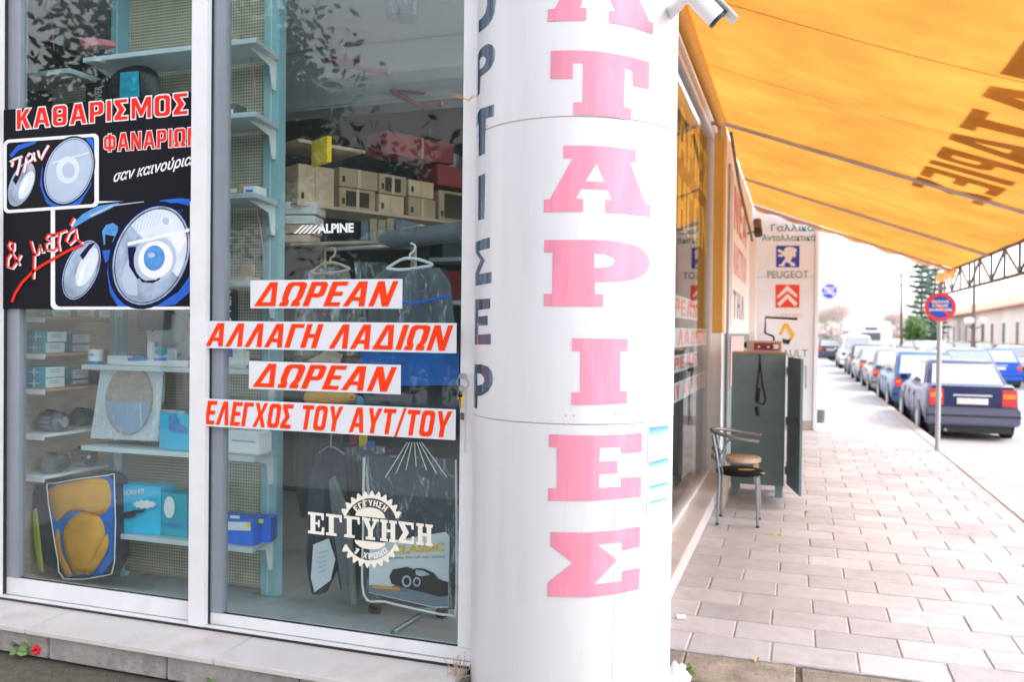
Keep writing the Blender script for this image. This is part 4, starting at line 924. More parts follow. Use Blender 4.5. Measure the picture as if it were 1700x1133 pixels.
lp = thing('lamp_post', 'brown post with round white lamp heads before the long station building', 'lamp post', (onY(1615, 600, 38).x, 38, -.15)); X = lp.location.x
G().tube([(X, 38, -.15), (X, 38, 4.6)], [.09, .05], 8).build('pole', 'rust_frame', lp)
for i in range(3):
    a = i*2.1; G().lathe([(.02, -.13), (.11, -.1), (.14, 0), (.11, .1), (.02, .13)], (X+.32*math.cos(a), 38+.32*math.sin(a), 2.25), n=14).build('lamp_globe', 'print_white', lp, smooth=True); G().tube([(X, 38, 1.9), (X+.32*math.cos(a), 38+.32*math.sin(a), 2.06)], .025, 6).build('arm', 'rust_frame', lp)
for px, Y, yt, lab in ((1497, 80, 450, 'tall thin utility pole beside the green conifers'), (1463, 120, 530, 'short distant utility pole with cross arms above the bus')):
    b = onY(px, 570, Y); t = onY(px-1, yt, Y); u = thing('utility_pole', lab, 'pole', (b.x, Y, -.15))
    G().tube([(b.x, Y, -.15), (t.x, Y, t.z)], [.13, .08], 8).build('pole', 'bark', u)
    for k in (0, .8): G().box(t.x-.7, t.x+.7, Y-.05, Y+.05, t.z-.5-k, t.z-.4-k).build('cross_arm', 'bark', u)

# ================================================================ CARS
def car(label, x, y, W, L, H, style, paint, group='parked cars along the street', heading=0, plate=True, z=-.15, name='parked_car', detail=True, rim=.19):
    """x, y: rear left corner on the road; the car points along +Y before heading"""
    t = thing(name, label, 'van' if style == 'van' else 'car', (x+W/2, y+L/2, z), group)
    if paint not in MATS: mat(paint, PAINTS[paint], .35, var=.04, coat=.2, spec=.35, dirt=(.25, .22, .20), dirt_amt=.15, dscale=1.2)
    w = W/2; T = t.location
    st = dict(sedan=dict(belt=.66, deck=.70, hood=.64, rb=.115, rr=.27, rf=.56, wb=.70), hatch=dict(belt=.63, deck=.62, hood=.62, rb=.02, rr=.17, rf=.55, wb=.74), van=dict(belt=.55, deck=.55, hood=.52, rb=.01, rr=.04, rf=.72, wb=.84), wagon=dict(belt=.63, deck=.62, hood=.62, rb=.02, rr=.09, rf=.56, wb=.74))[style]
    yb = lambda f: -L/2+f*L
    ys = [0, .012, .05, .13, .2, .3, .45, .6, .7, .78, .88, .95, .988, 1]
    bw = lambda f: w*min(1, .93+.9*f if f < .08 else 1, .90+1.2*(1-f) if f > .915 else 1)
    def top(f):
        if f < st['rb']+.02: return H*st['deck']*(1-.02*(f < .03))
        if f > st['wb']: return H*(st['hood'] - .09*((f-st['wb'])/(1-st['wb']))**1.6)
        return H*(st['belt']+.0)
    g = G(); vs = []; ring = 10; zb_ = .235*H/1.4
    for f in ys:
        b = bw(f); tp = top(f); e = 1 if .01 < f < .99 else .97
        s = [(b*.90, zb_+.02), (b*.99, zb_+.16), (b, H*.40), (b*.985, tp*.88), (b*.90, tp), ]
        full = [(-a, c) for a, c in s] + [(a, c) for a, c in reversed(s)]
        vs += [(a*e, yb(f), c) for a, c in full]
    fs = [(i*ring+k, i*ring+(k+1)%ring, (i+1)*ring+(k+1)%ring, (i+1)*ring+k) for i in range(len(ys)-1) for k in range(ring)]
    fs += [tuple(range(ring)), tuple((len(ys)-1)*ring+k for k in reversed(range(ring)))]
    def B(g, n, m, par=t, **k):
        g.v = [v+T for v in g.v]; return g.build(n, m, par, **k)
    body = B(G().add(vs, fs), 'body', paint, smooth=True, bevel=.012)
    # cabin
    zt = H; be = H*st['belt']-.01; yr = [st['rb'], (st['rb']+st['rr'])/2, st['rr'], (st['rr']+st['rf'])/2, st['rf'], (st['rf']+st['wb'])/2, st['wb']]
    hz = [be+.01, be+(zt-be)*.49, zt-.03, zt, zt-.02, be+(zt-be)*.49, be+.01]; vs = []
    for f, h in zip(yr, hz):
        k = (h-be)/(zt-be); a = w*(.90-.16*k)
        vs += [(-w*.90, yb(f), be-.01), (-a, yb(f), max(be, h-.05)), (-a*.86, yb(f), h), (a*.86, yb(f), h), (a, yb(f), max(be, h-.05)), (w*.90, yb(f), be-.01)]
    n = 6; fs = [(i*n+k, i*n+k+1, (i+1)*n+k+1, (i+1)*n+k) for i in range(len(yr)-1) for k in range(n-1)] + [tuple(range(n)), tuple((len(yr)-1)*n+k for k in range(n))]
    B(G().add(vs, fs), 'cabin', paint, smooth=True)
    # panes
    def cab_pt(f, k, side, off=.006):
        a = w*(.90-.16*k)+off; return (side*a, yb(f), be+(zt-be)*k)
    def rear(k, s, f0, f1, off):
        f = f0+(f1-f0)*k; a = w*(.90-.16*k)*.86; return (s*a, yb(f)+off, be+(zt-be)*k*.96+.012)
    def quad(a, b, c, d): return G().add([a, b, c, d], [(0, 1, 2, 3)])
    def panes(off, f0, f1, nm):
        k0, k1 = .06, .86; B(G().add([rear(k0, -1, f0, f1, off), rear(k0, 1, f0, f1, off), rear(k1, 1, f0, f1, off), rear(k1, -1, f0, f1, off)], [(0,1,2,3)]), nm, 'car_glass')
    panes(-.02, st['rb'], st['rr'], 'rear_window'); panes(.02, st['wb'], st['rf'], 'windscreen')
    for s in (-1, 1):
        fa0, fa1 = st['rb']+.06, st['rr']+.03; fm = (st['rr']+st['rf'])/2; fb0, fb1 = st['wb']-.05, st['rf']+.0
        for u0, u1, v0, v1 in ((fa0, fm-.008, fa1, fm-.008), (fm+.008, fb0, fm+.008, fb1)):
            B(G().add([cab_pt(u0, .08, s), cab_pt(u1, .08, s), cab_pt(v1, .80, s), cab_pt(v0, .80, s)], [(0,1,2,3)]), 'side_window', 'car_glass')
    rw = H*.205
    for s in (-1, 1):
        for f in (.19, .81):
            yy = yb(f); B(G().lathe([(rw*1.16, -.01), (rw*1.16, .008)], (s*(bw(f)*.995)+(-.004), yy, rw+.03), 'X', 20), 'wheel_arch', 'black_plastic')
            wh = B(G().lathe([(rw*.9, -.09), (rw, -.07), (rw, .07), (rw*.9, .09)], (s*(w-.085), yy, rw), 'X', 22), 'wheel', 'rubber')
            B(G().lathe([(rw*.62, 0), (rw*.60, .012*1), (rw*.2, .016)], (s*(w-.085)+s*.09-(.016 if s < 0 else 0), yy, rw), 'X', 16), 'rim', 'pole_grey', wh)
    for f, n_ in ((-.012, 'rear_bumper'), (1-.016, 'front_bumper')):
        y0 = yb(f); B(G().box(-w*.975, w*.975, y0, y0+.028*L, zb_+.035, H*.42), n_, 'bumper_grey' if style == 'sedan' else paint, bevel=.03)
        if n_ == 'rear_bumper': B(G().box(-w*.98, w*.98, y0-.006, y0+.02, H*.30, H*.325), 'bumper_strip', 'black_plastic')
    lz0, lz1 = H*.43, H*st['deck']*.93
    for s in (-1, 1):
        a, b = sorted((s*w*.90, s*w*(.60 if style == 'sedan' else .72))); yy = yb(0)-.012
        l = B(G().box(a, b, yy, yy+.05, lz0, lz1), 'tail_light', 'lamp_red', bevel=.008); B(G().box(a+.02, b-.02, yy-.003, yy+.01, lz0+(lz1-lz0)*.5, lz0+(lz1-lz0)*.75), 'indicator', 'lamp_amber', l)
        B(G().box(a, b, yb(1)-.02, yb(1)+.008, H*.42, H*.52), 'headlight', 'print_white', bevel=.01)
        mx = s*(w+.05); B(G().box(mx-.07, mx+.07, yb(st['wb']-.06)-.04, yb(st['wb']-.06)+.04, be+.02, be+.13), 'mirror', paint, bevel=.02)
    if detail:
        for s in (-1, 1):
            for f in (.335, .515, .70): B(G().box(min(s*(w-.02), s*(w+.0025)), max(s*(w-.02), s*(w+.0025)), yb(f)-.004, yb(f)+.004, zb_+.14, H*.56), 'door_seam', 'black_plastic')
            for f in (.37, .55): B(G().box(min(s*(w-.02), s*(w+.015)), max(s*(w-.02), s*(w+.015)), yb(f)-.07, yb(f)+.07, H*.50, H*.515), 'door_handle', 'black_plastic')
        B(G().box(-w*.80, w*.80, yb(0)-.014, yb(0)-.006, H*.435, H*.44), 'boot_seam', 'black_plastic')
    if plate: B(G().box(-.24, .24, yb(0)-.016, yb(0)-.004, H*.46, H*.46+.105), 'number_plate', 'plate_white'); B(G().box(-.30, .30, yb(0)-.014, yb(0)-.004, H*.56, H*.585), 'chrome_strip', 'chrome')
    if style == 'sedan': B(G().tube([(-w*.55, yb(0)-.01, .17), (-w*.55, yb(.06), .17)], .028, 8), 'exhaust', 'dull_metal')
    B(G().box(-w*.85, w*.85, yb(.03), yb(.97), .12, zb_+.05), 'underside', 'black_plastic')
    t.rotation_euler.z = heading
    return t
PAINTS = dict(paint_navy=(.006, .014, .09), paint_blue=(.04, .10, .24), paint_silver=(.22, .23, .25), paint_dark=(.06, .07, .09), paint_white=(.75, .75, .76), paint_bright_blue=(.005, .10, .62), paint_red=(.5, .04, .04), paint_grey=(.25, .27, .30), paint_beige=(.5, .46, .40))
mat('bumper_grey', (.10, .105, .17), .5, var=.06)
car('dark blue saloon with grey bumper parked nearest, behind the sign pole', 2.13, 16.3, 1.50, 4.1, 1.36, 'sedan', 'paint_navy')
car('blue rounded hatchback parked right in front of the dark blue saloon', 2.07, 21.2, 1.55, 3.9, 1.42, 'hatch', 'paint_blue')
car('silver hatchback parked between the blue hatchback and the dark one', 2.02, 26.4, 1.55, 3.9, 1.40, 'hatch', 'paint_silver')
car('grey saloon just in front of the silver hatchback at the kerb', 1.98, 31.2, 1.5, 4.2, 1.38, 'sedan', 'paint_grey')
car('dark grey hatchback parked behind the white van', 2.0, 36.6, 1.55, 3.8, 1.42, 'hatch', 'paint_dark')
car('tall white van parked at the kerb with dark rear window', 2.0, 44.5, 1.6, 4.8, 1.78, 'van', 'paint_white')
car('distant dark car with red lights at the left, beyond the white van', 1.35, 62, 1.65, 4.2, 1.42, 'sedan', 'paint_dark')
car('distant small silver car farthest left along the kerb', 1.1, 74, 1.65, 4.2, 1.45, 'hatch', 'paint_silver')
car('bright blue small car driving in the road right of the dark saloon', onY(1613, 600, 33).x, 33, 1.62, 3.9, 1.38, 'hatch', 'paint_bright_blue', 'cars in the road and car park')
lot = [(1678, 38, 'paint_white', 'white car at the right edge beside the bright blue car', 'sedan', 3.1), (1560, 28, 'paint_silver', 'low silver estate car roof seen beyond the dark blue saloon', 'wagon', 0),
 (1440, 84, 'paint_silver', 'silver car in the car park right of the bus', 'hatch', .3), (1476, 80, 'paint_white', 'white car in the car park below the tall utility pole', 'hatch', .2), (1505, 66, 'paint_grey', 'grey car in the car park left of the sign pole', 'sedan', .3),
 (1535, 60, 'paint_white', 'white car in the car park just left of the sign pole', 'hatch', 0), (1570, 56, 'paint_silver', 'silver car in the car park just right of the sign pole', 'hatch', .2), (1596, 62, 'paint_red', 'red car far back in the car park by the station wall', 'hatch', 0),
 (1628, 58, 'paint_beige', 'pale beige car in front of the station door', 'wagon', .3), (1655, 55, 'paint_red', 'red car parked near the right end of the station', 'sedan', 1.2), (1668, 46, 'paint_silver', 'silver car near the right edge in front of the station', 'hatch', .1), (1460, 100, 'paint_dark', 'dark car far back in the car park beside the bus', 'hatch', 0), (1520, 90, 'paint_silver', 'silver car farthest back near the end of the station', 'hatch', .4)]
for px, Y, pc, lab, sty_, hd in lot:
    car(lab, onY(px, 590, Y).x, Y, 1.62, 4.0, 1.42, sty_, pc, 'cars in the road and car park', hd, detail=False)
# bus
bx = onY(1411, 560, 58).x; bu = thing('bus', 'white bus with dark rear window standing beyond the white van', 'bus', (bx+1.25, 63, -.15))
G().box(bx, bx+2.5, 58, 68, .25, 2.30).build('body', 'print_white', bu, bevel=.12); G().box(bx+.05, bx+2.45, 58.3, 67.8, 2.31, 2.5).build('roof', 'print_white', bu, bevel=.08)
a = onY(1430, 565, 57.9); b = onY(1462, 553, 57.9); G().box(a.x, b.x, 57.96, 57.99, a.z, b.z).build('rear_window', 'window_dark', bu)
G().box(bx+.1, bx+2.4, 57.97, 57.995, .55, .68).build('blue_stripe', 'box_cyan', bu); G().box(bx+.9, bx+1.6, 57.96, 57.99, 1.95, 2.1).build('destination_panel', 'window_dark', bu)
for i in range(6): G().box(bx-.02, bx-.005, 59+i*1.4, 60.2+i*1.4, 1.1, 1.9).build('side_window', 'car_glass', bu)
for s in (0, 2.2):
    for y in (60.2, 66): G().lathe([(.42, 0), (.42, .28)], (bx+s+.01, y, .27), 'X', 16).build('wheel', 'rubber', bu)
    G().box(bx+.12+s, bx+.3+s, 57.96, 57.99, .75, 1.0).build('tail_light', 'lamp_red', bu)

# ================================================================ STATION, TREES
A, B_ = Vector((9.9, 33.5, 0)), Vector((14.6, 116, 0)); ud = (B_-A).normalized(); nd = Vector((-ud.y, ud.x, 0)); Ls = (B_-A).length
sb = thing('station_building', 'long low cream station building with red tiled roof across the car park', 'building', (A+B_)/2)
def sbox(u0, u1, n0, n1, z0, z1): # n positive away from street (to +X)
    c = A + ud*(u0+u1)/2 - nd*(n0+n1)/2; return G().cbox((c.x, c.y, (z0+z1)/2), ud, nd, ZA, u1-u0, n1-n0, z1-z0)
sbox(0, Ls, 0, 8, -.16, 3.25).build('wall', 'station_wall', sb)
Wp = lambda u, n, z: A + ud*u - nd*n + ZA*z
roof = G().add([Wp(-.5,-.6,3.26), Wp(Ls+.5,-.6,3.26), Wp(Ls+.5,3.2,4.75), Wp(-.5,3.2,4.75), Wp(-.5,8.6,3.26), Wp(Ls+.5,8.6,3.26), Wp(-.5,-.6,3.16), Wp(Ls+.5,-.6,3.16)], [(0,1,2,3), (3,2,5,4), (0,3,4), (1,5,2), (6,7,1,0)]).build('roof', 'tile_roof', sb)
ui = 3
while ui < Ls-3:
    k = int(ui/4.2) % 4
    if k == 2: d_ = sbox(ui, ui+1.2, -.03, .02, -.1, 2.4).build('door', 'window_dark', sb)
    else:
        w_ = sbox(ui, ui+1.0, -.05, .02, 1.0, 2.5).build('window', 'plaster_white', sb); sbox(ui+.1, ui+.9, -.07, -.051, 1.1, 2.4).build('pane', 'window_dark', w_)
    ui += 4.2
def leaf_cloud(g, c, rad, n, size, rnd, clumps=14, flat=.0):
    cs = []
    for i in range(clumps):
        d = Vector((rnd.gauss(0, 1), rnd.gauss(0, 1), rnd.gauss(0, 1))).normalized()*rnd.uniform(.35, .95); cs.append(Vector((d.x*rad[0], d.y*rad[1], d.z*rad[2])))
    for i in range(n):
        cc = rnd.choice(cs); s_ = .30*min(rad)
        p = Vector(c) + cc + Vector((rnd.gauss(0, s_), rnd.gauss(0, s_), rnd.gauss(0, s_*.8)))
        u = Vector((rnd.uniform(-1, 1), rnd.uniform(-1, 1), rnd.uniform(-1, 1))).normalized(); v = u.orthogonal().normalized(); s = size*rnd.uniform(.6, 1.3)
        g.add([p-u*s, p+v*s*.45, p+u*s, p-v*s*.45], [(0,1,2,3)])
def branchy(g, p, d, l, r, depth, rnd, tips):
    q = p + d*l; g.tube([p, (p+q)/2 + Vector((rnd.gauss(0, .04), rnd.gauss(0, .04), 0))*l, q], [r, r*.85, r*.62], 6, cap=False)
    if depth == 0: tips.append(q); return
    for i in range(3):
        nd_ = (d + Vector((rnd.gauss(0, .55), rnd.gauss(0, .55), rnd.uniform(-.1, .45)))).normalized(); branchy(g, q, nd_, l*rnd.uniform(.62, .8), r*.6, depth-1, rnd, tips)
def bare_tree(label, x, y, h, seed, leafm=None, n=900, spread=1):
    rnd = random.Random(seed); t = thing('bare_tree', label, 'tree', (x, y, -.15)); g = G(); tips = []
    branchy(g, Vector((x, y, -.15)), ZA, h*.3, h*.028, 4, rnd, tips); g.build('trunk', 'twig_pink', t)
    g = G()
    for i in range(n):
        p = rnd.choice(tips) + Vector((rnd.gauss(0, .09*h), rnd.gauss(0, .09*h), rnd.gauss(0, .07*h))); d = Vector((rnd.gauss(0, 1), rnd.gauss(0, 1), rnd.gauss(.5, 1))).normalized()*h*.05; w = d.orthogonal().normalized()*h*.003
        g.add([p-w, p+w, p+d], [(0,1,2)])
    g.build('crown', leafm or 'twig_pink', t)
bare_tree('pinkish bare tree rising left of the bus', onY(1396, 560, 78).x, 78, 5.0, 1, n=5000)
bare_tree('bare twiggy tree with olive tinge behind the pinkish tree', onY(1375, 560, 92).x, 92, 5.0, 5, 'leaf_olive', n=2600)
bare_tree('greyish bare tree right of the bus beside the tall pole', onY(1486, 560, 95).x, 95, 4.6, 2, n=4500)
bare_tree('smallest bare tree between the bus and the conifers', onY(1508, 560, 100).x, 100, 3.4, 3, n=3500)
def conifer(label, px, Y, ytop, wpx, seed):
    rnd = random.Random(seed); x = onY(px, 560, Y).x; top = onY(px, ytop, Y).z; t = thing('conifer', label, 'tree', (x, Y, -.15)); rad = wpx/FPX*Y
    G().tube([(x, Y, -.15), (x, Y, top)], [.14, .03], 6).build('trunk', 'bark', t); g = G(); n = 17
    for i in range(n):
        z = 1.3 + (top-1.3)*i/n; r = rad*(1-.55*i/n)*rnd.uniform(.7, 1.1)
        for k in range(9):
            a = rnd.uniform(0, 6.28); q = Vector((x+math.cos(a)*r, Y+math.sin(a)*r, z+r*.25))
            for s in range(26):
                f = rnd.uniform(.15, 1); p = Vector((x, Y, z)).lerp(q, f) + Vector((rnd.gauss(0, .10), rnd.gauss(0, .10), rnd.gauss(0, .05))); u = Vector((rnd.gauss(0, 1), rnd.gauss(0, 1), rnd.gauss(0, .4))).normalized()*.17; v = u.orthogonal().normalized()*.05
                g.add([p-u, p+v, p+u, p-v], [(0,1,2,3)])
    g.build('crown', 'leaf_conifer', t)
conifer('tall layered conifer, left one of the pair behind the station', 1529, 72, 420, 26, 4); conifer('layered conifer, right one of the pair behind the station', 1551, 76, 425, 22, 8)
g = G(); x = onY(1519, 560, 70).x; bt = thing('leafy_tree', 'small bright green leafy tree at the left end of the station', 'tree', (x, 70, -.15)); leaf_cloud(g, (x, 70, 2.0), (.75, .7, 1.0), 2600, .11, random.Random(3), 18); g.build('crown', 'leaf_mid', bt); G().tube([(x, 70, -.15), (x, 70, 2)], .12, 6).build('trunk', 'bark', bt)
x = onY(1365, 560, 64).x; kk = thing('kiosk', 'small hut with grey sloping roof left of the pinkish tree', 'hut', (x, 66, -.15)); G().box(x-2.3, x+.55, 66, 69, -.15, 1.4).build('wall', 'station_wall', kk); G().add([(x-2.5,65.6,1.9),(x+.75,65.6,1.35),(x+.75,69.4,1.35),(x-2.5,69.4,1.9),(x-2.5,65.6,2.0),(x+.75,65.6,1.45),(x+.75,69.4,1.45),(x-2.5,69.4,2.0)], [(0,1,5,4),(4,5,6,7),(0,3,2,1),(1,2,6,5)]).build('roof', 'letter_slate', kk)
lw = tag(G().box(onY(1487, 560, 104).x, onY(1512, 560, 104).x, 104, 104.4, -.15, 1.6).build('garden_wall', 'mustard', bevel=.02), 'low ochre wall under the distant bare trees', 'wall')
far_t = G(); rf = random.Random(9)
for i in range(60): leaf_cloud(far_t, (-40+i*2.6, 190+rf.uniform(-10, 10), 1.6+rf.uniform(-.6, .9)), (3, 3, 2.2), 220, .55, rf, 6)
tag(far_t.build('distant_trees', 'twig_pink'), 'pale line of distant trees along the end of the street', 'trees', kind='stuff')

# ================================================================ ACROSS THE STREET, SEEN ONLY IN REFLECTIONS
ob_ = thing('opposite_building', 'pale two storey house across the street, seen in the window reflections', 'building', (-6, -13, -.15))
G().box(-16, 4, -18, -12, -.15, 7.6).build('wall', 'plaster_white', ob_); G().box(-16.4, 4.4, -18.4, -11.5, 7.61, 7.95).build('cornice', 'plaster_white', ob_, bevel=.05)
for i in range(6):
    for z in (.9, 4.4):
        f = G().box(-14.6+i*3.1, -13.1+i*3.1, -11.99, -11.93, z, z+1.8).build('window', 'wood_pale', ob_); G().box(-14.5+i*3.1, -13.2+i*3.1, -11.92, -11.90, z+.1, z+1.7).build('pane', 'window_dark', f)
def street_tree(label, x, y, h, cz, rad, n, seed):
    rnd = random.Random(seed); t = thing('street_tree', label, 'tree', (x, y, -.15)); g = G(); tips = []
    branchy(g, Vector((x, y, -.15)), ZA, h*.36, .15, 3, rnd, tips); g.build('trunk', 'bark', t); g = G(); leaf_cloud(g, (x, y, cz), rad, n, .11, rnd, 40); g.build('crown', 'leaf_dark', t)
street_tree('dark green citrus tree across the side street, left in the reflections', -10.6, -5.2, 6.6, 5.4, (3.0, 2.2, 2.9), 22000, 21)
street_tree('second dark green tree across the side street in the reflections', -6.0, -6.4, 4.6, 2.7, (2.6, 1.8, 1.7), 16000, 22)
street_tree('third dark green tree across the side street, nearest the main road', -2.2, -7.5, 3.8, 2.2, (2.2, 1.6, 1.4), 11000, 23)

# ================================================================ THINGS INSIDE THE SHOP
sh = thing('display_shelving', 'pale blue metal shelving with perforated back boards behind the windows', 'shelving', (-3.4, 4.25, .088))
SZ = [.455, .955, 1.435, 1.92, 2.40, 2.84, 3.24]
for x0, x1, nm in ((-4.09, -3.985, 'post'), (-2.965, -2.86, 'post')):
    o = G().box(x0, x1, 4.205, 4.275, .089, 3.898).build(nm, 'post_teal', sh, bevel=.004); G().box(x0+.045, x0+.055, 4.2035, 4.2045, .10, 3.89).build('slot', 'shelf_blue', o)
for i, z in enumerate([.12, .50, 1.0, 1.48, 1.96, 2.44, 2.88, 3.30, 3.75]):
    z1 = [.50, 1.0, 1.48, 1.96, 2.44, 2.88, 3.30, 3.75, 3.9][i]; G().box(-3.984, -2.966, 4.245, 4.255, z, z1-.008).build('perforated_board', 'pegboard', sh)
for z in SZ:
    s = G().add([(-4.0,3.90,z-.028),(-2.80,3.90,z-.028),(-2.86,4.20,z-.028),(-3.98,4.20,z-.028),(-4.0,3.90,z),(-2.80,3.90,z),(-2.86,4.20,z),(-3.98,4.20,z)], [(0,3,2,1),(4,5,6,7),(0,1,5,4),(1,2,6,5),(2,3,7,6),(3,0,4,7)]).build('shelf', 'shelf_blue', sh, bevel=.002)
    for x in (-3.99, -2.885):
        G().prism([(x, 3.95, z-.029), (x, 4.204, z-.029), (x, 4.204, z-.20), (x, 4.17, z-.20), (x, 4.14, z-.075)], (0,0,0), (.006,0,0)).build('bracket', 'bracket_white', s)
s = G().box(-4.9, -4.15, 3.95, 4.2, 3.18, 3.21).build('side_shelf', 'shelf_blue', sh, bevel=.002)

# left rack with wooden boards
rk = thing('side_rack', 'rack of thin boards with white price strips at the far left of the window', 'rack', (-4.4, 4.2, .088))
G().box(-4.9, -4.14, 4.52, 4.54, .09, 3.3).build('back_board', 'pegboard', rk); G().box(-4.36, -4.34, 3.74, 4.5, .09, 2.6).build('side_panel', 'wood_pale', rk)
RZ = [round(onY(75, y, 3.74).z, 3) for y in (526, 587, 646, 722, 792)]
for i, z in enumerate(RZ):
    b = G().box(-4.338, -4.10, 3.74, 4.5, z-.018, z).build('shelf_board', 'wood_orange' if i < 3 else 'plaster_white', rk, bevel=.002); G().box(-4.338, -4.10, 3.732, 3.739, z-.034, z-.004).build('price_strip', 'print_white', b)

def goods(px0, py0, px1, py1, Y, depth, m, name, label, cat, group=None, rz=0, z=None, bevel=.002, topm=None):
    """a box whose front fills these sight lines at distance Y, base on its shelf"""
    a, b = onY(px0, py1, Y), onY(px1, py0, Y); w = b.x-a.x; h = b.z-a.z; z0 = a.z if z is None else z
    g = G().box(-w/2, w/2, 0, depth, 0, h)
    if rz:
        c_, s_ = math.cos(rz), math.sin(rz); g.v = [Vector((v.x*c_-v.y*s_, v.x*s_+v.y*c_, v.z)) for v in g.v]
    g.v = [v + Vector(((a.x+b.x)/2, Y, z0)) for v in g.v]
    o = g.build(name, m, bevel=bevel); tag(o, label, cat, group); o['fx'] = 0; del o['fx']
    return o, a.x, b.x, z0, z0+h
def face(o, loops, Y, m, name='label'):
    g = G()
    for l in loops: g.flat([[onY(x, y, Y) for x, y in l]])
    return g.build(name, m, o)
def star4(cx, cy, rx, ry, k=.22): return [(cx+rx*(1 if i % 2 == 0 else k)*math.cos(R(45*i)), cy+ry*(1 if i % 2 == 0 else k)*math.sin(R(45*i))) for i in range(8)]
# teal and white filter boxes
GF = 'teal and white filter boxes on the left rack'
def fbox(px0, py0, px1, py1, Y, lab, star=True):
    """star end faces the street, white side faces the room"""
    a, b = onY(px0, py1, Y), onY(px1, py0, Y); w = b.x-a.x; h = b.z-a.z
    o = tag(G().box(a.x, b.x, Y, Y+.15, a.z, b.z).build('filter_box', 'box_teal', bevel=.002), lab, 'box', GF)
    G().box(b.x-.001, b.x+.0015, Y+.012, Y+.145, a.z+h*.06, b.z-h*.06).build('side_label', 'box_white', o)
    if star: G().flat([[(onY(x, y, Y-.001)) for x, y in star4((px0+px1)/2, (py0+py1)/2, (px1-px0)*.42, (py1-py0)*.52)]]).build('printed_star', 'print_white', o)
    for k in range(2): G().box(b.x+.002, b.x+.003, Y+.035, Y+.11, b.z-h*(.32+.2*k), b.z-h*(.27+.2*k)).build('print_line', 'box_teal', o)
    return o
rows_ = [(550, 587, 'second'), (609, 646, 'third')]
for y0, y1, nm in rows_:
    h = (y1-y0)/2
    for k, tb in ((0, 'upper'), (1, 'lower')):
        dx = (0 if k else 3) if nm == 'second' else 0
        fbox(40+dx, y0+h*k+.3, 73+dx, y0+h*(k+1)-.3, 3.79, f'{tb} teal box with white star, nearest on the {nm} rack board')
        fbox(101, y0+h*k+4, 118, y0+h*(k+1)+2, 4.10, f'{tb} teal and white box in the middle of the {nm} rack board', False)
        fbox(130, y0+h*k+6, 142, y0+h*(k+1)+4, 4.30, f'{tb} teal and white box far back on the {nm} rack board', False)
fbox(62, 514, 84, 527, 3.85, 'teal box with yellow tinted star on the topmost rack board under the poster')
fbox(110, 512, 125, 526, 4.12, 'half hidden teal box behind another on the topmost rack board', False)
fbox(150, 515, 162, 528, 4.35, 'farthest teal box on the topmost rack board', False)
G().box(*[v for v in (-4.25, -4.13, 4.2, 4.3, RZ[2], RZ[2]+.10)]).build('dark_bottle_box', 'black_plastic', bevel=.004)
tag(C.objects[-1], 'small black box with white code label at the end of the third rack board', 'box')
# alternators: finned round machines
def machine(px, py, Y, r, L, label, z, m='dull_metal', ax='X'):
    c = onY(px, py, Y); t = thing('alternator', label, 'car part', (c.x, Y, z), 'used car parts on the left rack'); zc = z+r
    G().lathe([(r*.55, -L*.5), (r*.95, -L*.42), (r, -L*.3), (r, L*.3), (r*.95, L*.42), (r*.5, L*.5)], (c.x, Y, zc), ax, 24).build('housing', m, t, smooth=True)
    G().lathe([(r*.45, L*.5), (r*.5, L*.62), (r*.3, L*.63)], (c.x, Y, zc), ax, 20).build('pulley', 'chrome', t, smooth=True)
    g = G()
    for k in range(14):
        a = k*math.pi/7; u = Vector((0, math.cos(a), math.sin(a))) if ax == 'X' else Vector((math.cos(a), 0, math.sin(a))); d = XA if ax == 'X' else YA
        g.cbox(Vector((c.x, Y, zc))+u*r*1.0, d, u, d.cross(u), L*.5, r*.06, r*.14)
    g.build('cooling_fins', 'chrome', t); G().box(c.x-L*.2, c.x+L*.2, Y-r*.5, Y-r*.2, zc+r*.95, zc+r*1.15).build('terminal', 'black_plastic', t)
machine(88, 690, 3.86, .062, .15, 'finned grey alternator nearest on the fourth rack board', RZ[3]); machine(136, 688, 4.15, .055, .12, 'smaller starter motor behind the alternator on the fourth rack board', RZ[3], ax='Y')
machine(90, 770, 3.86, .058, .15, 'dark grey motor wrapped in plastic on the lowest rack board', RZ[4], 'dull_metal', 'Y'); machine(140, 765, 4.1, .06, .12, 'shiny crumpled metal part behind the dark motor on the lowest board', RZ[4], 'chrome')
# steering cover bag: navy and mustard case leaning at the left bottom
bgx = onY(115, 960, 3.80); t = thing('seat_cover_bag', 'clear zipped bag with mustard and navy seat covers leaning in the left corner', 'bag', (bgx.x, 3.85, .09))
q = lambda l, Y: [onY(x, y, Y) for x, y in l]
G().prism(q([(52,818),(60,808),(150,786),(178,788),(190,800),(192,925),(180,955),(100,964),(66,930),(52,870)], 3.86), (0,-.0,0), (0,.12,0)).build('navy_side', 'dark_cloth', t, bevel=.012)
G().prism(q([(78,812),(88,804),(178,792),(187,800),(190,835),(186,930),(170,955),(108,960),(98,930),(88,880)], 3.84), (0,0,0), (0,.018,0)).build('navy_front', 'blue_cloth', t, bevel=.006)
def pillow(l, Y, th, name, m, par):
    P3 = q(l, Y); c = sum(P3, Vector())/len(P3); n = len(P3); vs = list(P3) + [p.lerp(c, .12)+Vector((0,-th*.6,0)) for p in P3] + [p.lerp(c, .4)+Vector((0,-th,0)) for p in P3] + [c+Vector((0,-th*1.05,0))]
    fs = [(r_*n+k, r_*n+(k+1)%n, (r_+1)*n+(k+1)%n, (r_+1)*n+k) for r_ in (0,1) for k in range(n)] + [(2*n+k, 2*n+(k+1)%n, 3*n) for k in range(n)]
    return G().add(vs, fs).build(name, m, par, smooth=True)
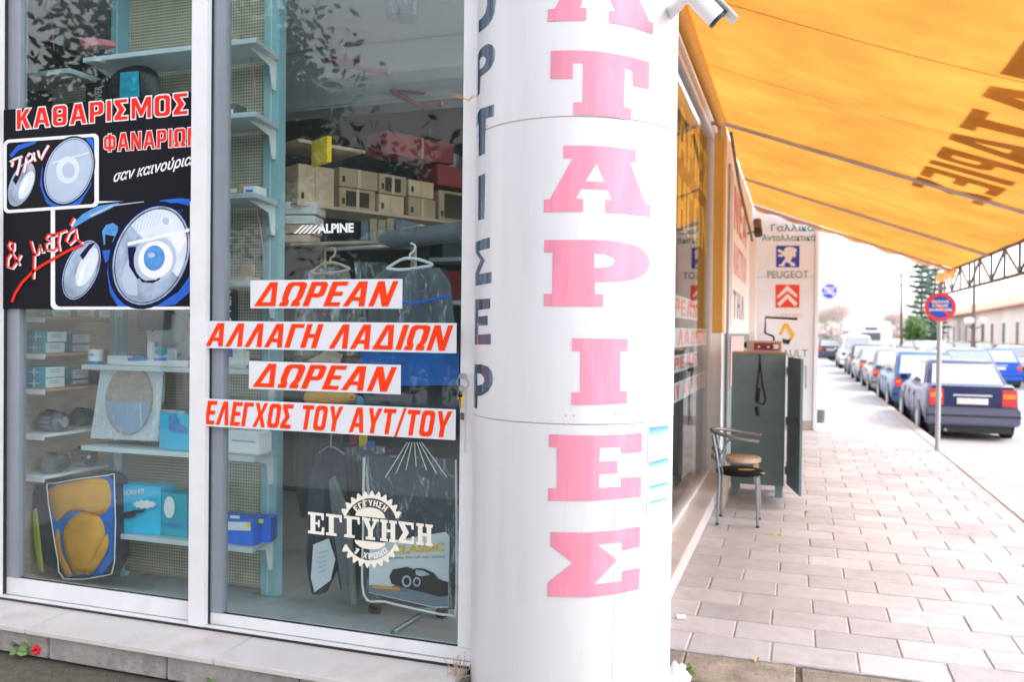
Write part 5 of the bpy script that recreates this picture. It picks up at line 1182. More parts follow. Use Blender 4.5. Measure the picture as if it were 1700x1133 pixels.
def rnd_poly(l, n=3):
    P2 = [Vector((x, y, 0)) for x, y in l]; o = []
    N = len(P2)
    for i in range(N):
        a, b, c, d = P2[i-1], P2[i], P2[(i+1) % N], P2[(i+2) % N]
        for k in range(n):
            t_ = k/n; v = .5*((2*b)+(c-a)*t_+(2*a-5*b+4*c-d)*t_*t_+(3*b-a-3*c+d)*t_**3); o.append((v.x, v.y))
    return o
pillow(rnd_poly([(82,812),(130,798),(172,795),(184,815),(182,842),(165,856),(140,848),(112,852),(96,868),(84,842)]), 3.838, .03, 'folded_cover', 'mustard', t)
pillow(rnd_poly([(105,895),(112,868),(132,852),(155,852),(170,866),(174,890),(166,915),(150,945),(132,955),(118,945)]), 3.838, .035, 'round_cover', 'mustard', t)
pillow(rnd_poly([(140,950),(158,930),(176,890),(180,892),(178,915),(160,945),(148,955)]), 3.832, .02, 'strap', 'mustard', t)
pillow(rnd_poly([(92,890),(98,880),(104,920),(120,952),(112,958),(100,935)]), 3.836, .015, 'strap', 'mustard', t)
G().prism(q([(54,850),(58,845),(66,920),(70,950),(64,945),(56,900)], 3.835), (0,0,0), (0,.015,0)).build('yellow_piping', 'yellow_green', t)
g = G(); L_ = q(rnd_poly([(78,810),(90,803),(178,790),(190,802),(190,935),(172,957),(106,962),(96,930),(86,870)], 2), 3.825); g.tube(L_+[L_[0]], .0035, 6).build('clear_piping', 'bracket_white', t)
# boxes and parts on the lower shelves
o, *_ = goods(186, 808, 264, 880, 3.935, .14, 'box_cyan', 'horn_box', 'cyan box with white lettering and burst at the left of the lowest shelf', 'box', rz=.10, z=.457)
g = G(); text(g, 'AIR HORN KIT', onY(192,825,3.922), onY(240,820,3.926), onY(192,817,3.922), .02); g.build('lettering', 'print_white', o)
face(o, [[(240+(22 if i%2 else 16)*math.cos(i*.2618), 838+(8 if i%2 else 5.5)*math.sin(i*.2618)) for i in range(24)]], 3.925, 'print_white', 'printed_burst'); face(o, [ell(212, 856, 15, 6, -8, 14), ell(228, 850, 14, 3, -5, 10)], 3.921, 'dark_cloth', 'printed_picture')
o, *_ = goods(268, 815, 311, 882, 3.96, .13, 'box_teal', 'lamp_box', 'teal box with a round lamp picture beside the cyan box on the lowest shelf', 'box', z=.457)
face(o, [ell(281, 843, 9, 18, 0, 20)], 3.955, 'print_white', 'printed_lamp'); face(o, [[(270,868),(309,872),(309,878),(270,874)]], 3.955, 'print_sky_blue', 'printed_band')
o, *_ = goods(354, 852, 420, 889, 3.94, .13, 'box_blue', 'bulb_box', 'blue and white box with yellow dots on the lowest shelf by the post', 'box', z=.457)
face(o, [[(356,866),(416,868),(416,882),(356,880)]], 3.938, 'print_white', 'printed_band'); face(o, [ell(365, 870, 5, 4, 0, 10), ell(374, 872, 4, 3, 0, 10), ell(412, 872, 4, 4, 0, 10)], 3.936, 'box_yellow', 'printed_dot'); face(o, [[(382,856),(398,857),(398,862),(382,861)]], 3.936, 'print_white', 'printed_panel')
o, *_ = goods(422, 848, 448, 886, 4.02, .12, 'box_blue', 'bulb_box', 'smaller blue box with yellow dot behind the blue and white one by the post', 'box', rz=.3, z=.457)
face(o, [ell(433, 866, 5, 4, 0, 10)], 3.99, 'box_yellow', 'printed_dot')
o, *_ = goods(263, 676, 318, 734, 3.95, .12, 'box_cyan', 'lamp_box', 'light cyan box on the middle shelf right of the plastic pack', 'box', rz=-.05, z=.957)
g = G(); text(g, 'HALOGEN LAMP', onY(268,684,3.94), onY(306,688,3.94), onY(268,679,3.94), .02); g.build('lettering', 'box_white', o); face(o, [[(280,690),(290,688),(298,705),(312,712),(312,722),(280,716)]], 3.944, 'print_sky_blue', 'printed_picture')
# the translucent pack with a disc mirror
t = thing('plastic_pack', 'clear plastic pack with a pale oval insert standing on the middle shelf', 'pack', (onY(210,735,3.93).x, 3.93, .957))
G().prism(q([(168,607),(272,610),(262,733),(150,728)], 3.98), (0,0,0), (0,.004,0)).build('card', 'plaster_white', t)
G().prism(q(ell(213, 665, 38, 58, 5, 28), 3.962), (0,0,0), (0,.015,0)).build('oval_insert', 'wood_pale', t); G().prism(q([(174,667),(178,690),(192,712),(212,721),(232,714),(246,692),(249,668)], 3.955), (0,0,0), (0,.006,0)).build('lower_insert', 'print_lens', t)
G().prism(q([(204,614),(238,615),(238,620),(204,619)], 3.968), (0,0,0), (0,.004,0)).build('printed_band', 'faded_red', t)
vs = q([(168,603),(276,606),(268,735),(149,731)], 3.935); G().flat([vs]).build('clear_front', film, t)
# items on the third shelf
o, *_ = goods(146, 569, 173, 594, 3.97, .06, 'box_white', 'round_tin', 'white tin with blue base at the left end of the third shelf', 'tin', z=1.437)
bpy.data.objects.remove(o); a = onY(159, 596, 3.97); t = thing('paint_tin', 'small white tin with blue base at the left end of the third shelf', 'tin', (a.x, 3.97, 1.437))
G().lathe([(.042, 0), (.042, .018)], (a.x, 3.97, 1.437), n=22).build('base_band', 'box_blue', t, smooth=True); G().lathe([(.041, .018), (.041, .085), (.037, .088)], (a.x, 3.97, 1.437), n=22).build('body', 'box_white', t, smooth=True)
G().box(a.x-.004, a.x+.028, 3.926, 3.9285, 1.485, 1.5).build('label', 'box_cyan', t)
o, *_ = goods(178, 582, 211, 596, 3.96, .05, 'box_white', 'small_carton', 'low white carton with teal label on the third shelf', 'box', z=1.437); face(o, [[(198,585),(208,585),(208,590),(198,590)]], 3.957, 'box_teal', 'label')
o, *_ = goods(245, 568, 282, 596, 3.98, .06, 'box_white', 'bulb_carton', 'white carton with teal swirl on the third shelf under the brake disc', 'box', rz=-.1, z=1.437); face(o, [ell(268, 584, 12, 7, 0, 14)], 3.973, 'box_teal', 'printed_swirl')
o, *_ = goods(244, 551, 252, 590, 3.965, .02, 'box_white', 'paper_strip', 'narrow upright white leaflet beside the swirl carton on the third shelf', 'leaflet', z=1.437)
o, *_ = goods(183, 594, 312, 601, 3.915, .05, 'print_white', 'wiper_sleeve', 'long flat white and blue sleeve lying along the edge of the third shelf', 'sleeve', z=1.437); face(o, [[(212,595),(245,594),(245,599),(212,600)], [(255,595),(276,594),(276,599),(255,599)]], 3.912, 'box_blue', 'printed_band')
# brake disc on the board
c = onY(290, 548, 4.2); t = thing('brake_disc', 'grey brake disc with drilled holes hanging on the perforated board', 'brake disc', (c.x, 4.2, c.z-.2))
G().lathe([(.205, 0), (.205, .02), (.20, .022)], (c.x, 4.19, c.z), 'Y', 48).build('disc', 'bracket_white', t); G().lathe([(.095, 0), (.10, .02)], (c.x, 4.165, c.z), 'Y', 32).build('hub', 'bracket_white', t)
for k in range(10): a = k*.628; G().lathe([(.013, 0), (.013, .002)], (c.x+.155*math.cos(a), 4.187, c.z+.155*math.sin(a)), 'Y', 12).build('hole_rim', 'chrome', t)
o = tag(G().box(onY(232,520,4.05).x, onY(262,520,4.05).x, 4.02, 4.2, onY(232,548,4.05).z, onY(232,516,4.05).z).build('parcel', 'grey_cloth', bevel=.01), 'dim grey parcel left of the brake disc', 'parcel')
# right side items between the strips
o, *_ = goods(357, 572, 405, 606, 3.93, .07, 'box_white', 'oil_bottle', 'white oil bottle with blue label under the second long strip', 'bottle', bevel=.02, z=1.437); face(o, [[(362,578),(386,577),(386,593),(362,594)]], 3.927, 'box_blue', 'label'); G().box(o.location.x+.05, o.location.x+.075, 3.94, 3.965, 1.60, 1.62).build('cap', 'box_blue', o)
o, *_ = goods(366, 708, 430, 744, 3.95, .13, 'box_white', 'appliance', 'white rounded appliance box on the middle shelf below the lowest strip', 'box', bevel=.012, z=.957); face(o, [[(385,730),(424,733),(424,736),(385,733)]], 3.946, 'print_lens', 'printed_line')
o, *_ = goods(352, 716, 364, 740, 3.93, .05, 'print_white', 'small_tube', 'narrow white tube beside the rounded appliance box', 'tube', z=.957)
o, *_ = goods(350, 480, 388, 572, 4.0, .05, 'black_plastic', 'cover_pack', 'upright black pack reading COVER beside the grey window stile', 'pack', bevel=.008)
g = G(); text(g, 'COVER', onY(385, 560, 3.997), onY(384, 482, 3.997), onY(366, 560, 3.997), .01); g.build('lettering', 'bracket_white', o)
o, *_ = goods(350, 446, 408, 456, 4.0, .14, 'wood_pale', 'flat_box', 'flat pale box on the fourth shelf', 'box', z=SZ[3]); o, *_ = goods(400, 422, 418, 444, 4.05, .03, 'carton', 'bracket_part', 'small brown angle piece standing on the fourth shelf', 'bracket', z=SZ[3]+.03)
# upper left items
o = tag(pillow(rnd_poly([(186,165),(182,140),(198,116),(232,108),(258,118),(266,140),(264,170),(230,182)]), 4.0, .05, 'car_cover_pack', 'black_plastic', None), 'round black car cover pack with teal label R-9 above the poster', 'pack')
g = G(); g.flat([q([(200,120),(230,118),(232,165),(198,172)], 3.94)]); g.build('label', 'box_teal', o); g = G(); text(g, 'R-9', onY(202,137,3.937), onY(217,135,3.937), onY(202,128,3.937), .02); text(g, '||||', onY(202,155,3.937), onY(213,153,3.937), onY(202,142,3.937), .0); g.build('lettering', 'print_sky_blue', o); face(o, [[(214,148),(222,144),(227,148),(219,153)], [(218,130),(226,124),(229,132),(222,140)]], 3.936, 'box_cyan', 'printed_drawing')
o, *_ = goods(140, 130, 178, 190, 4.15, .04, 'black_plastic', 'cover_pack', 'dark cover pack reading COVER left of the round black pack', 'pack', bevel=.01)
g = G(); text(g, 'COVER', onY(170, 178, 4.147), onY(169, 143, 4.147), onY(158, 178, 4.147), .01); g.build('lettering', 'bracket_white', o)
o = tag(pillow(rnd_poly([(133,70),(138,62),(180,66),(192,72),(188,80),(140,82)]), 4.0, .04, 'wrapped_pad', 'faded_red', None), 'crumpled brown plastic package on the shelf at the upper left', 'package')
for px, yt, yb_, lab in ((90, 0, 84, 'thin red cord hanging at the upper left above the side shelf'), (437, 345, 420, 'thin red cord hanging in front of the fourth perforated board'), (425, 75, 175, 'red wire hanging on the upper perforated board')):
    tag(G().tube([onY(px-12, yt, 4.1), onY(px-4, (yt+yb_)/2, 4.1), onY(px, yb_, 4.1)], .004, 6).build('red_string', 'faded_red'), lab, 'cord')

# the diagonal stock shelf in the right window
D0, D1 = Vector((-3.0, 4.62, 0)), Vector((-2.2, 6.1, 0)); du = (D1-D0).normalized(); dn = Vector((du.y, -du.x, 0))
def dbox(u0, u1, n0, n1, z0, z1): c = D0 + du*(u0+u1)/2 - dn*(n0+n1)/2; return G().cbox((c.x, c.y, (z0+z1)/2), du, dn, ZA, u1-u0, abs(n1-n0), z1-z0)
ds = thing('stock_shelf', 'wooden stock shelf running back into the shop beyond the blue post', 'shelf', (D0.x, D0.y, .09))
zA = onY(471, 330, 4.6).z
for z in (zA-.02, zA+.38): dbox(0, 1.75 if z < zA else .5, 0, .4, z-.02, z).build('board', 'wood_pale', ds)
for u in (.0, 1.7): dbox(u, u+.03, .36, .4, .09, 3.3).build('upright', 'shelf_blue', ds)
k = 0
for u0, u1, z0, z1, m, lab in ((.02,.28,.0,.25,'carton_light','light brown wooden box nearest on the stock shelf'), (.32,.60,.0,.14,'carton','brown carton with black label, lower one behind the light wooden box'), (.32,.62,.145,.27,'carton','brown carton stacked on the carton with black label'),
   (.63,.84,.0,.13,'carton_light','pale carton in the middle of the stock shelf, lower'), (.63,.86,.135,.27,'carton','carton stacked in the middle of the stock shelf'), (.88,1.12,.0,.14,'carton','carton right of the middle on the stock shelf, lower'), (.88,1.10,.145,.26,'carton_light','carton right of the middle on the stock shelf, upper'), (1.15,1.62,-.0,.22,'carton','widest carton at the far end of the stock shelf')):
    o = tag(dbox(u0, u1, .03, .33, zA-.0199+z0, zA-.02+z1).build('stock_carton', m, bevel=.003), lab, 'carton', 'cartons on the stock shelf')
    if k in (1, 7, 4): dbox(u0+.05, u1-.05, .027, .0295, zA+z0+.0, zA-.02+z1-.02).build('label', 'black_plastic', o)
    dbox((u0+u1)/2-.012, (u0+u1)/2+.012, .0265, .029, zA-.0195+z0, zA-.02+z1).build('tape', 'carton_light', o); dbox(u0+.02, u0+.04, .0268, .0292, zA+z0+.01, zA+z0+.05).build('print_line', 'black_plastic', o)
    k += 1
for i, (u0, u1, z0, lab) in enumerate(((.55, 1.15, .272, 'upper dark red carton on top of the cartons'), (1.0, 1.45, .2615, 'lower dark red carton on top of the cartons'))):
    zz = zA-.02+z0+(.155 if i == 0 else 0)
    if i == 0: zz = zA+.25+.157
    o = tag(dbox(u0+.15, u1+.15, .05, .3, zz, zz+.15).build('red_carton', 'carton_red', bevel=.003), lab, 'carton'); dbox(u0+.45, u0+.47, .047, .0495, zz, zz+.15).build('tape', 'carton', o)
o, *_ = goods(505, 228, 555, 274, 4.50, .03, 'box_yellow', 'yellow_box', 'bright yellow box on the upper stock shelf board', 'box', rz=-.55)
for i in range(3): pass
# stack of white boxes behind the ALPINE sticker
zc_ = onY(490, 400, 4.7).z; tiers = [('box_white', 334, 356), ('box_white', 357, 372), ('carton_light', 373, 388), ('carton_light', 389, 402)]
for i, (m, a, b) in enumerate(tiers):
    goods(470+i, a, 522-3*i, b, 4.68, .2, m, 'stacked_box', ['topmost white box of the stack left of the brand sticker', 'second white box of the stack left of the brand sticker', 'upper beige box of the stack behind the brand sticker', 'lowest beige box of the stack behind the brand sticker'][i], 'box', 'stack of boxes behind the blue post', rz=.25)
fs_ = tag(G().box(-3.05, -2.35, 4.62, 5.0, onY(490, 404, 4.68).z-.02, onY(490, 404, 4.68).z-.002).box(-3.05, -3.02, 4.97, 5.0, .09, onY(490, 404, 4.68).z-.021).box(-2.38, -2.35, 4.97, 5.0, .09, onY(490, 404, 4.68).z-.021).build('stock_table', 'wood_pale'), 'narrow wooden table carrying the stack of white boxes', 'table')
# dark rack with red boxes at the back
dr = thing('dark_rack', 'dark metal rack of boxes against the back of the shop', 'rack', (-1.9, 6.4, .09))
for z in (1.9, 2.25, 2.6, 2.95): G().box(-2.9, -1.2, 6.3, 6.7, z-.03, z).build('board', 'inner_grey', dr)
for x in (-2.9, -2.05, -1.25): G().box(x, x+.05, 6.28, 6.33, .09, 3.3).build('upright', 'dark_cloth', dr)
for i in range(4): tag(G().box(-2.75+i*.38, -2.42+i*.38, 6.32, 6.6, 1.901, 2.14).build('red_box', 'carton_red', bevel=.004), ['leftmost', 'second from left', 'third from left', 'rightmost'][i]+' of the red boxes on the dark rack at the back', 'box', 'red boxes on the back rack')
for i in range(4):
    for z in (2.251, 2.601): tag(G().box(-2.75+i*.38, -2.42+i*.38, 6.34, 6.6, z, z+.22).build('dark_box', 'letter_slate', bevel=.004), ['leftmost', 'second from left', 'third from left', 'rightmost'][i]+(' dark box on the middle' if z < 2.5 else ' dark box on the top')+' board of the back rack', 'box', 'dark boxes on the back rack')
for px0, py0, px1, py1, px2, py2, lab in ((542, 96, 603, 115, 646, 119, 'upper left red wall bracket high at the back of the shop'), (650, 150, 700, 178, 735, 172, 'lower right red wall bracket high at the back of the shop')):
    tag(G().tube([onY(px0, py0, 5.85), onY(px1, py1, 5.8), onY(px2, py2, 5.7)], .02, 6).tube([onY(px0, py0, 5.85), onY(px0+55, py0+5, 5.85)], .01, 6).build('wall_bracket', 'faded_red'), lab, 'bracket')
c = onY(668, 14, 4.9); t = thing('ceiling_lamp', 'clear cylindrical glass lamp hanging from the shop ceiling', 'lamp', (c.x, 4.9, c.z-.07)); G().lathe([(.105, -.06), (.105, .2), (.10, .2), (.10, -.055)], (c.x, 4.9, c.z), n=32).build('glass_shade', film, t, smooth=True); G().tube([(c.x, 4.9, c.z+.2), (c.x, 4.9, 3.9)], .015, 8).tube([(c.x, 4.9, c.z+.19), (c.x, 4.9, c.z+.21)], .1, 20).build('cord', 'inner_grey', t)
# more stock, low and far in the shop
rq = random.Random(31)
for i in range(9):
    x = -2.75+i*.19; w_ = rq.uniform(.12, .17); h_ = rq.uniform(.12, .26); m_ = rq.choice(['letter_slate','carton','carton_red','box_white','carton','grey_cloth'])
    o = tag(G().box(x, x+w_, 6.30, 6.55, 2.951, 2.951+h_).build('top_box', m_, bevel=.003), ('first','second','third','fourth','fifth','sixth','seventh','eighth','ninth')[i]+' box from the left on the topmost board of the back rack', 'box', 'boxes on top of the back rack'); G().box(x+.02, x+w_-.02, 6.296, 6.2995, 2.97, 2.97+h_*.5).build('label', rq.choice(['box_white','black_plastic','carton_light']), o)
for i, (px0, py0, px1, py1, z_, m_, lab) in enumerate(((372,296,398,318,2.402,'carton','small brown carton on the fifth shelf by the grey stile'), (404,300,425,317,2.402,'box_white','little white carton on the fifth shelf by the bracket'), (366,160,392,186,2.842,'grey_cloth','grey packet on the sixth shelf by the grey stile'), (222,580,240,596,1.437,'box_teal','tiny teal carton between white cartons on the third shelf'), (322+40,24,398,47,3.242,'carton','brown carton on the seventh shelf near the top'))):
    o, *_ = goods(px0, py0, px1, py1, 4.0, .1, m_, 'small_carton', lab, 'box', z=z_); a_ = onY(px0+4, py1-4, 3.998); b_ = onY(px1-5, py0+6, 3.998); G().box(a_.x, b_.x, 3.9965, 3.9995, o.location.z+.02, o.location.z+.02+(b_.z-a_.z)*.6).build('label', 'box_white' if m_ != 'box_white' else 'box_blue', o)
for i in range(5):
    tag(G().box(-2.62+i*.06, -2.57+i*.06, 4.75, 4.95, onY(490, 404, 4.68).z+.0, onY(490, 404, 4.68).z+.14+.01*(i % 2)).build('thin_box', rq.choice(['carton', 'letter_slate', 'box_white']), bevel=.002), ('leftmost','second','middle','fourth','rightmost')[i]+' of the thin boxes standing upright on the wooden table', 'box', 'thin boxes on the table')
# roll of film across the top of the hanging covers
t = thing('plastic_roll', 'long grey roll wrapped in clear plastic lying across the upper right window', 'roll', onY(690, 395, 4.2)); a = onY(640, 400, 4.3); b = onY(770, 384, 4.0)
G().tube([a, b], .052, 20).build('roll', 'grey_cloth', t, smooth=True); G().tube([onY(598, 396, 4.34), onY(620, 392, 4.33), onY(650, 392, 4.3), onY(700, 390, 4.15)], [.004, .035, .06, .058], 14).build('wrapping', film, t, smooth=True)
rail = tag(G().tube([onY(540, 415, 4.35), onY(700, 405, 4.2), onY(765, 398, 4.05)], .012, 8).build('hanging_rail', 'chrome'), 'metal rail holding the hanging covers in the right window', 'rail')
# hanger helper
def hanger(cx, cy, w, Y, label, m='print_white'):
    g = G(); g.tube(smooth_path([onY(cx+2, cy-34, Y), onY(cx+9, cy-30, Y), onY(cx+6, cy-20, Y), onY(cx+1, cy-16, Y), onY(cx, cy-6, Y)]), .0055, 8)
    g.tube(smooth_path([onY(cx-w, cy+8, Y), onY(cx-w*.4, cy-6, Y), onY(cx, cy-9, Y), onY(cx+w*.5, cy-6, Y), onY(cx+w, cy+2, Y), onY(cx+w*.5, cy+6, Y), onY(cx, cy+9, Y), onY(cx-w*.5, cy+10, Y), onY(cx-w, cy+8, Y)]), .008, 8)
    return tag(g.build('coat_hanger', m, smooth=True), label, 'hanger')
hanger(680, 438, 38, 3.98, 'white plastic coat hanger above the seat cover with blue trim'); hanger(548, 445, 32, 4.15, 'cream plastic hanger at the left above the hanging packs', 'wood_pale')
def drape(l, Y, depth, name, m, par=None, seed=0, nx=30, ny=26, amp=.02):
    """hanging cloth between a left and a right edge given top to bottom"""
    rnd = random.Random(seed); vs = []; ph = [rnd.uniform(0, 6) for _ in range(4)]
    def at(L, t):
        k = t*(len(L)-1); i = min(int(k), len(L)-2); f = k-i; return (L[i][0]*(1-f)+L[i+1][0]*f, L[i][1]*(1-f)+L[i+1][1]*f)
    for side in (0, 1):
        for j in range(ny+1):
            t = j/ny; xa, ya = at(l[0], t); xb, yb2 = at(l[1], t)
            for i in range(nx+1):
                s = i/nx; p = onY(xa+(xb-xa)*s, ya+(yb2-ya)*s, Y); f = amp*(math.sin(s*17+ph[0]+t*1.5)+.6*math.sin(s*31+ph[1]-t*2))*(.4+.6*t)
                bulge = depth*math.sin(math.pi*min(1, max(0, s)))**.6; p.y += (amp*1.6*mnoise.noise((p.x*13+seed, p.z*9, seed)) if m is film else 0); p.y += f*(1 if .02 < s < .98 else 0) - bulge*(.5 if side == 0 else -.5); vs.append(p)
    n = (nx+1)*(ny+1); fs = [(j*(nx+1)+i, j*(nx+1)+i+1, (j+1)*(nx+1)+i+1, (j+1)*(nx+1)+i) for j in range(ny) for i in range(nx)]; fs += [tuple(n+k for k in reversed(f)) for f in fs]
    return G().add(vs, fs).build(name, m, par, smooth=True)
cov = thing('hanging_seat_cover', 'dark seat cover in clear plastic with a bright blue band behind the strips', 'seat cover', onY(680, 640, 4.1))
drape(([(640,445),(610,470),(612,560),(612,640)], [(730,445),(748,470),(756,560),(758,640)]), 4.12, .08, 'upper_cloth', 'grey_cloth', cov, 1)
drape(([(598,585),(598,615),(600,640)], [(762,585),(762,615),(762,640)]), 4.06, .09, 'blue_band', 'blue_cloth', cov, 2, amp=.008); drape(([(600,638),(604,665),(608,690)], [(762,638),(762,665),(762,690)]), 4.08, .08, 'dark_lower_cloth', 'dark_cloth', cov, 3)
drape(([(668,446),(664,480),(662,530),(660,580)], [(740,446),(750,480),(758,530),(760,580)]), 4.0, .04, 'plastic_wrap', film, cov, 4, amp=.03)
G().tube(smooth_path([onY(*p, 3.965) for p in ((668,500),(680,504),(700,503),(720,497),(748,492))]), .008, 6).build('blue_trim', 'box_blue', cov)
drape(([(590,435),(592,480),(592,560)], [(640,435),(660,480),(664,560)]), 4.16, .04, 'left_wrap', film, cov, 6, amp=.02)
pk = thing('hanging_pack', 'clear pack with dark brown mats hanging left of the seat cover', 'pack', onY(545, 600, 4.25))
drape(([(500,470),(490,520),(488,600),(520,690)], [(580,450),(596,520),(600,600),(590,690)]), 4.3, .08, 'brown_content', 'rust_frame', pk, 7); drape(([(505,450),(492,500),(490,590)], [(575,440),(590,500),(598,590)]), 4.22, .03, 'plastic_wrap', film, pk, 8)
G().prism(q([(510,600),(545,580),(568,590),(560,612)], 4.2), (0,0,0), (0,.01,0)).build('wooden_handle', 'wood_pale', pk)
o = tag(pillow(rnd_poly([(505,655),(520,648),(580,652),(590,662),(560,672),(510,670)]), 4.15, .03, 'orange_cloth', 'orange_paint', None), 'orange and yellow cloth showing between the short and long strips', 'cloth')
cp = thing('carded_goods', 'small colourful carded goods hanging behind the strips', 'carded goods', onY(600, 700, 4.3))
for i, (x, y, m) in enumerate(((575,655,'box_white'),(590,662,'box_cyan'),(604,655,'carton_red'),(596,728,'box_yellow'),(580,725,'carton_red'),(608,738,'box_blue'),(598,745,'box_white'))): a = onY(x, y+14, 4.3); b = onY(x+12, y-4, 4.3); G().box(a.x, b.x, 4.3, 4.312, a.z, b.z).build('blister_card', m, cp)
# lower hanging garments and the printed pack
hg = thing('hanging_bag', 'navy garment bag with white printed side panel hanging low in the right window', 'garment bag', onY(548, 990, 3.95))
drape(([(530,748),(515,790),(512,870),(510,930),(522,985)], [(572,752),(578,800),(575,870),(566,930),(540,985)]), 4.05, .07, 'navy_cloth', 'dark_cloth', hg, 11); drape(([(546,800),(552,860),(560,920),(572,1000)], [(556,790),(580,850),(588,930),(592,1005)]), 3.95, .03, 'grey_panel', 'grey_cloth', hg, 12, amp=.006)
G().prism(q([(520,905),(545,895),(556,930),(548,965),(522,984),(516,960)], 3.97), (0,0,0), (0,.006,0)).build('printed_leaflet', 'strip_white', hg)
g = G()
for k in range(5): g.flat([q([(528, 918+k*8), (546-k, 914+k*8), (546-k, 916+k*8), (528, 920+k*8)], 3.967)])
g.build('print_line', 'print_lens', hg)
G().tube([onY(550, 720, 4.03), onY(549, 745, 4.03)], .004, 6).tube(smooth_path([onY(530,752,4.03), onY(549,742,4.03), onY(572,755,4.03)]), .006, 6).build('hook', 'dull_metal', hg)
dg = thing('dark_garment', 'dark charcoal garment hanging between the navy bag and the printed pack', 'garment', onY(595, 990, 4.1))
drape(([(575,770),(582,850),(586,930),(578,1000)], [(602,765),(612,850),(612,930),(604,990)]), 4.1, .08, 'cloth', 'inner_dark', dg, 13)
pp = thing('printed_pack', 'large clear pack of seat covers printed with an old car, lowest right in the window', 'pack', onY(682, 1020, 3.85))
drape(([(606,755),(604,850),(604,930),(605,990)], [(754,762),(756,850),(756,930),(755,1012)]), 3.93, .10, 'dark_content', 'dark_cloth', pp, 15, amp=.006)
drape(([(606,755),(604,850),(604,930),(605,990)], [(757,762),(758,850),(758,930),(757,1016)]), 3.885, .02, 'clear_front', film, pp, 16, amp=.012)
G().prism(q([(614,905),(740,884),(746,892),(744,1010),(720,1010),(612,985)], 3.845), (0,0,0), (0,.003,0)).build('printed_card', 'strip_white', pp)
g = G(); text(g, 'CLASSIC', onY(650,921,3.842), onY(738,916,3.842), onY(650,907,3.842), .04); g.build('large_lettering', 'emblem_yellow', pp); g = G(); text(g, 'suitable for all car types', onY(640,931,3.842), onY(738,928,3.842), onY(640,925,3.842), .0); g.build('small_lettering', 'letter_slate', pp)
def pc(l, m, n='printed_car', Y=3.842): return G().flat([q(l, Y)]).build(n, m, pp)
pc([(612,972),(650,975),(668,965),(700,980),(743,966),(744,1008),(718,1008),(612,984)], 'letter_slate', 'printed_ground')
pc([(646,958),(652,946),(676,942),(686,946),(692,944),(704,945),(720,952),(728,962),(744,968),(744,990),(730,992),(700,984),(668,976),(650,970)], 'black_plastic', Y=3.840); pc([(690,947),(702,948),(714,955),(700,958),(690,955)], 'print_lens', 'printed_window', 3.838)
for x, y, r_ in ((675, 966, 10), (692, 967, 8)): pc(ell(x, y, r_*.8, r_, 0, 16), 'print_lens', 'printed_wheel', 3.838); pc(ell(x, y, r_*.5, r_*.65, 0, 14), 'black_plastic', 'printed_wheel', 3.836)
pc([(618,972),(664,977),(664,982),(618,977)], 'mustard', 'printed_band', 3.838)
G().tube(smooth_path([onY(*p, 3.84) for p in ((604,760),(603,880),(604,988),(640,1000),(700,1014),(745,1022),(757,1010),(758,880),(757,764))]), .006, 6).build('clear_piping', 'bracket_white', pp)
g = G()
for k in range(7): g.tube([onY(676+k*4, 735, 3.84), onY(640+k*17, 775+6*abs(k-3), 3.825)], .0025, 5)
g.build('plastic_folds', 'bracket_white', pp)
bd = thing('wrapped_bundle', 'large dark bundle wrapped in clear plastic hanging behind the guarantee sticker', 'bundle', onY(640, 900, 4.2))
drape(([(560,745),(548,820),(550,900),(565,975)], [(700,745),(715,820),(716,900),(700,970)]), 4.25, .16, 'cloth', 'dark_cloth', bd, 21, amp=.03)
drape(([(570,742),(552,820),(555,890),(570,960)], [(640,742),(660,820),(655,900),(640,960)]), 4.13, .05, 'plastic_wrap', film, bd, 22, amp=.04)
drape(([(500,640),(470+20,700),(485,780),(500,860)], [(560,640),(575,700),(560,780),(552,850)]), 4.35, .08, 'side_cloth', 'inner_dark', bd, 23, amp=.02)
# office chair base
oc = thing('swivel_chair', 'dark swivel chair mostly hidden behind the hanging goods', 'chair', (-2.2, 4.45, .089)); X, Y = -2.05, 4.45
G().tube([(X, Y, .16), (X, Y, .5)], .03, 12).build('column', 'black_plastic', oc); G().box(X-.24, X+.24, Y-.22, Y+.22, .5, .58).build('seat', 'inner_dark', oc, bevel=.03); G().box(X-.22, X+.22, Y+.2, Y+.27, .62, 1.2).build('backrest', 'inner_dark', oc, bevel=.03)
for k in range(5):
    a = .5+k*1.2566; e = Vector((X+.32*math.cos(a), Y+.32*math.sin(a), .14)); G().tube([(X, Y, .17), e], [.03, .018], 8).build('base_arm', 'black_plastic', oc); G().lathe([(.028, -.026), (.028, .026)], (e.x, e.y, .118), 'X', 14).build('caster', 'rubber', oc)
fa = tag(G().tube([onY(655, 1050, 3.85), onY(700, 1022, 3.95)], .016, 8).tube([onY(655, 1048, 3.85), onY(656, 1058, 3.85)], .022, 8).build('stand_foot', 'chair_metal'), 'grey sloping foot of a display stand low at the window', 'stand foot')
for i, (x, y) in enumerate(((240, 955), (262, 962))): tag(G().tube([onZ(x, y, .094), onZ(x+38, y-4, .094)], .005, 6).build('glass_rod', 'chrome'), ['upper', 'lower'][i]+' of two thin metal rods lying on the window floor', 'rod')

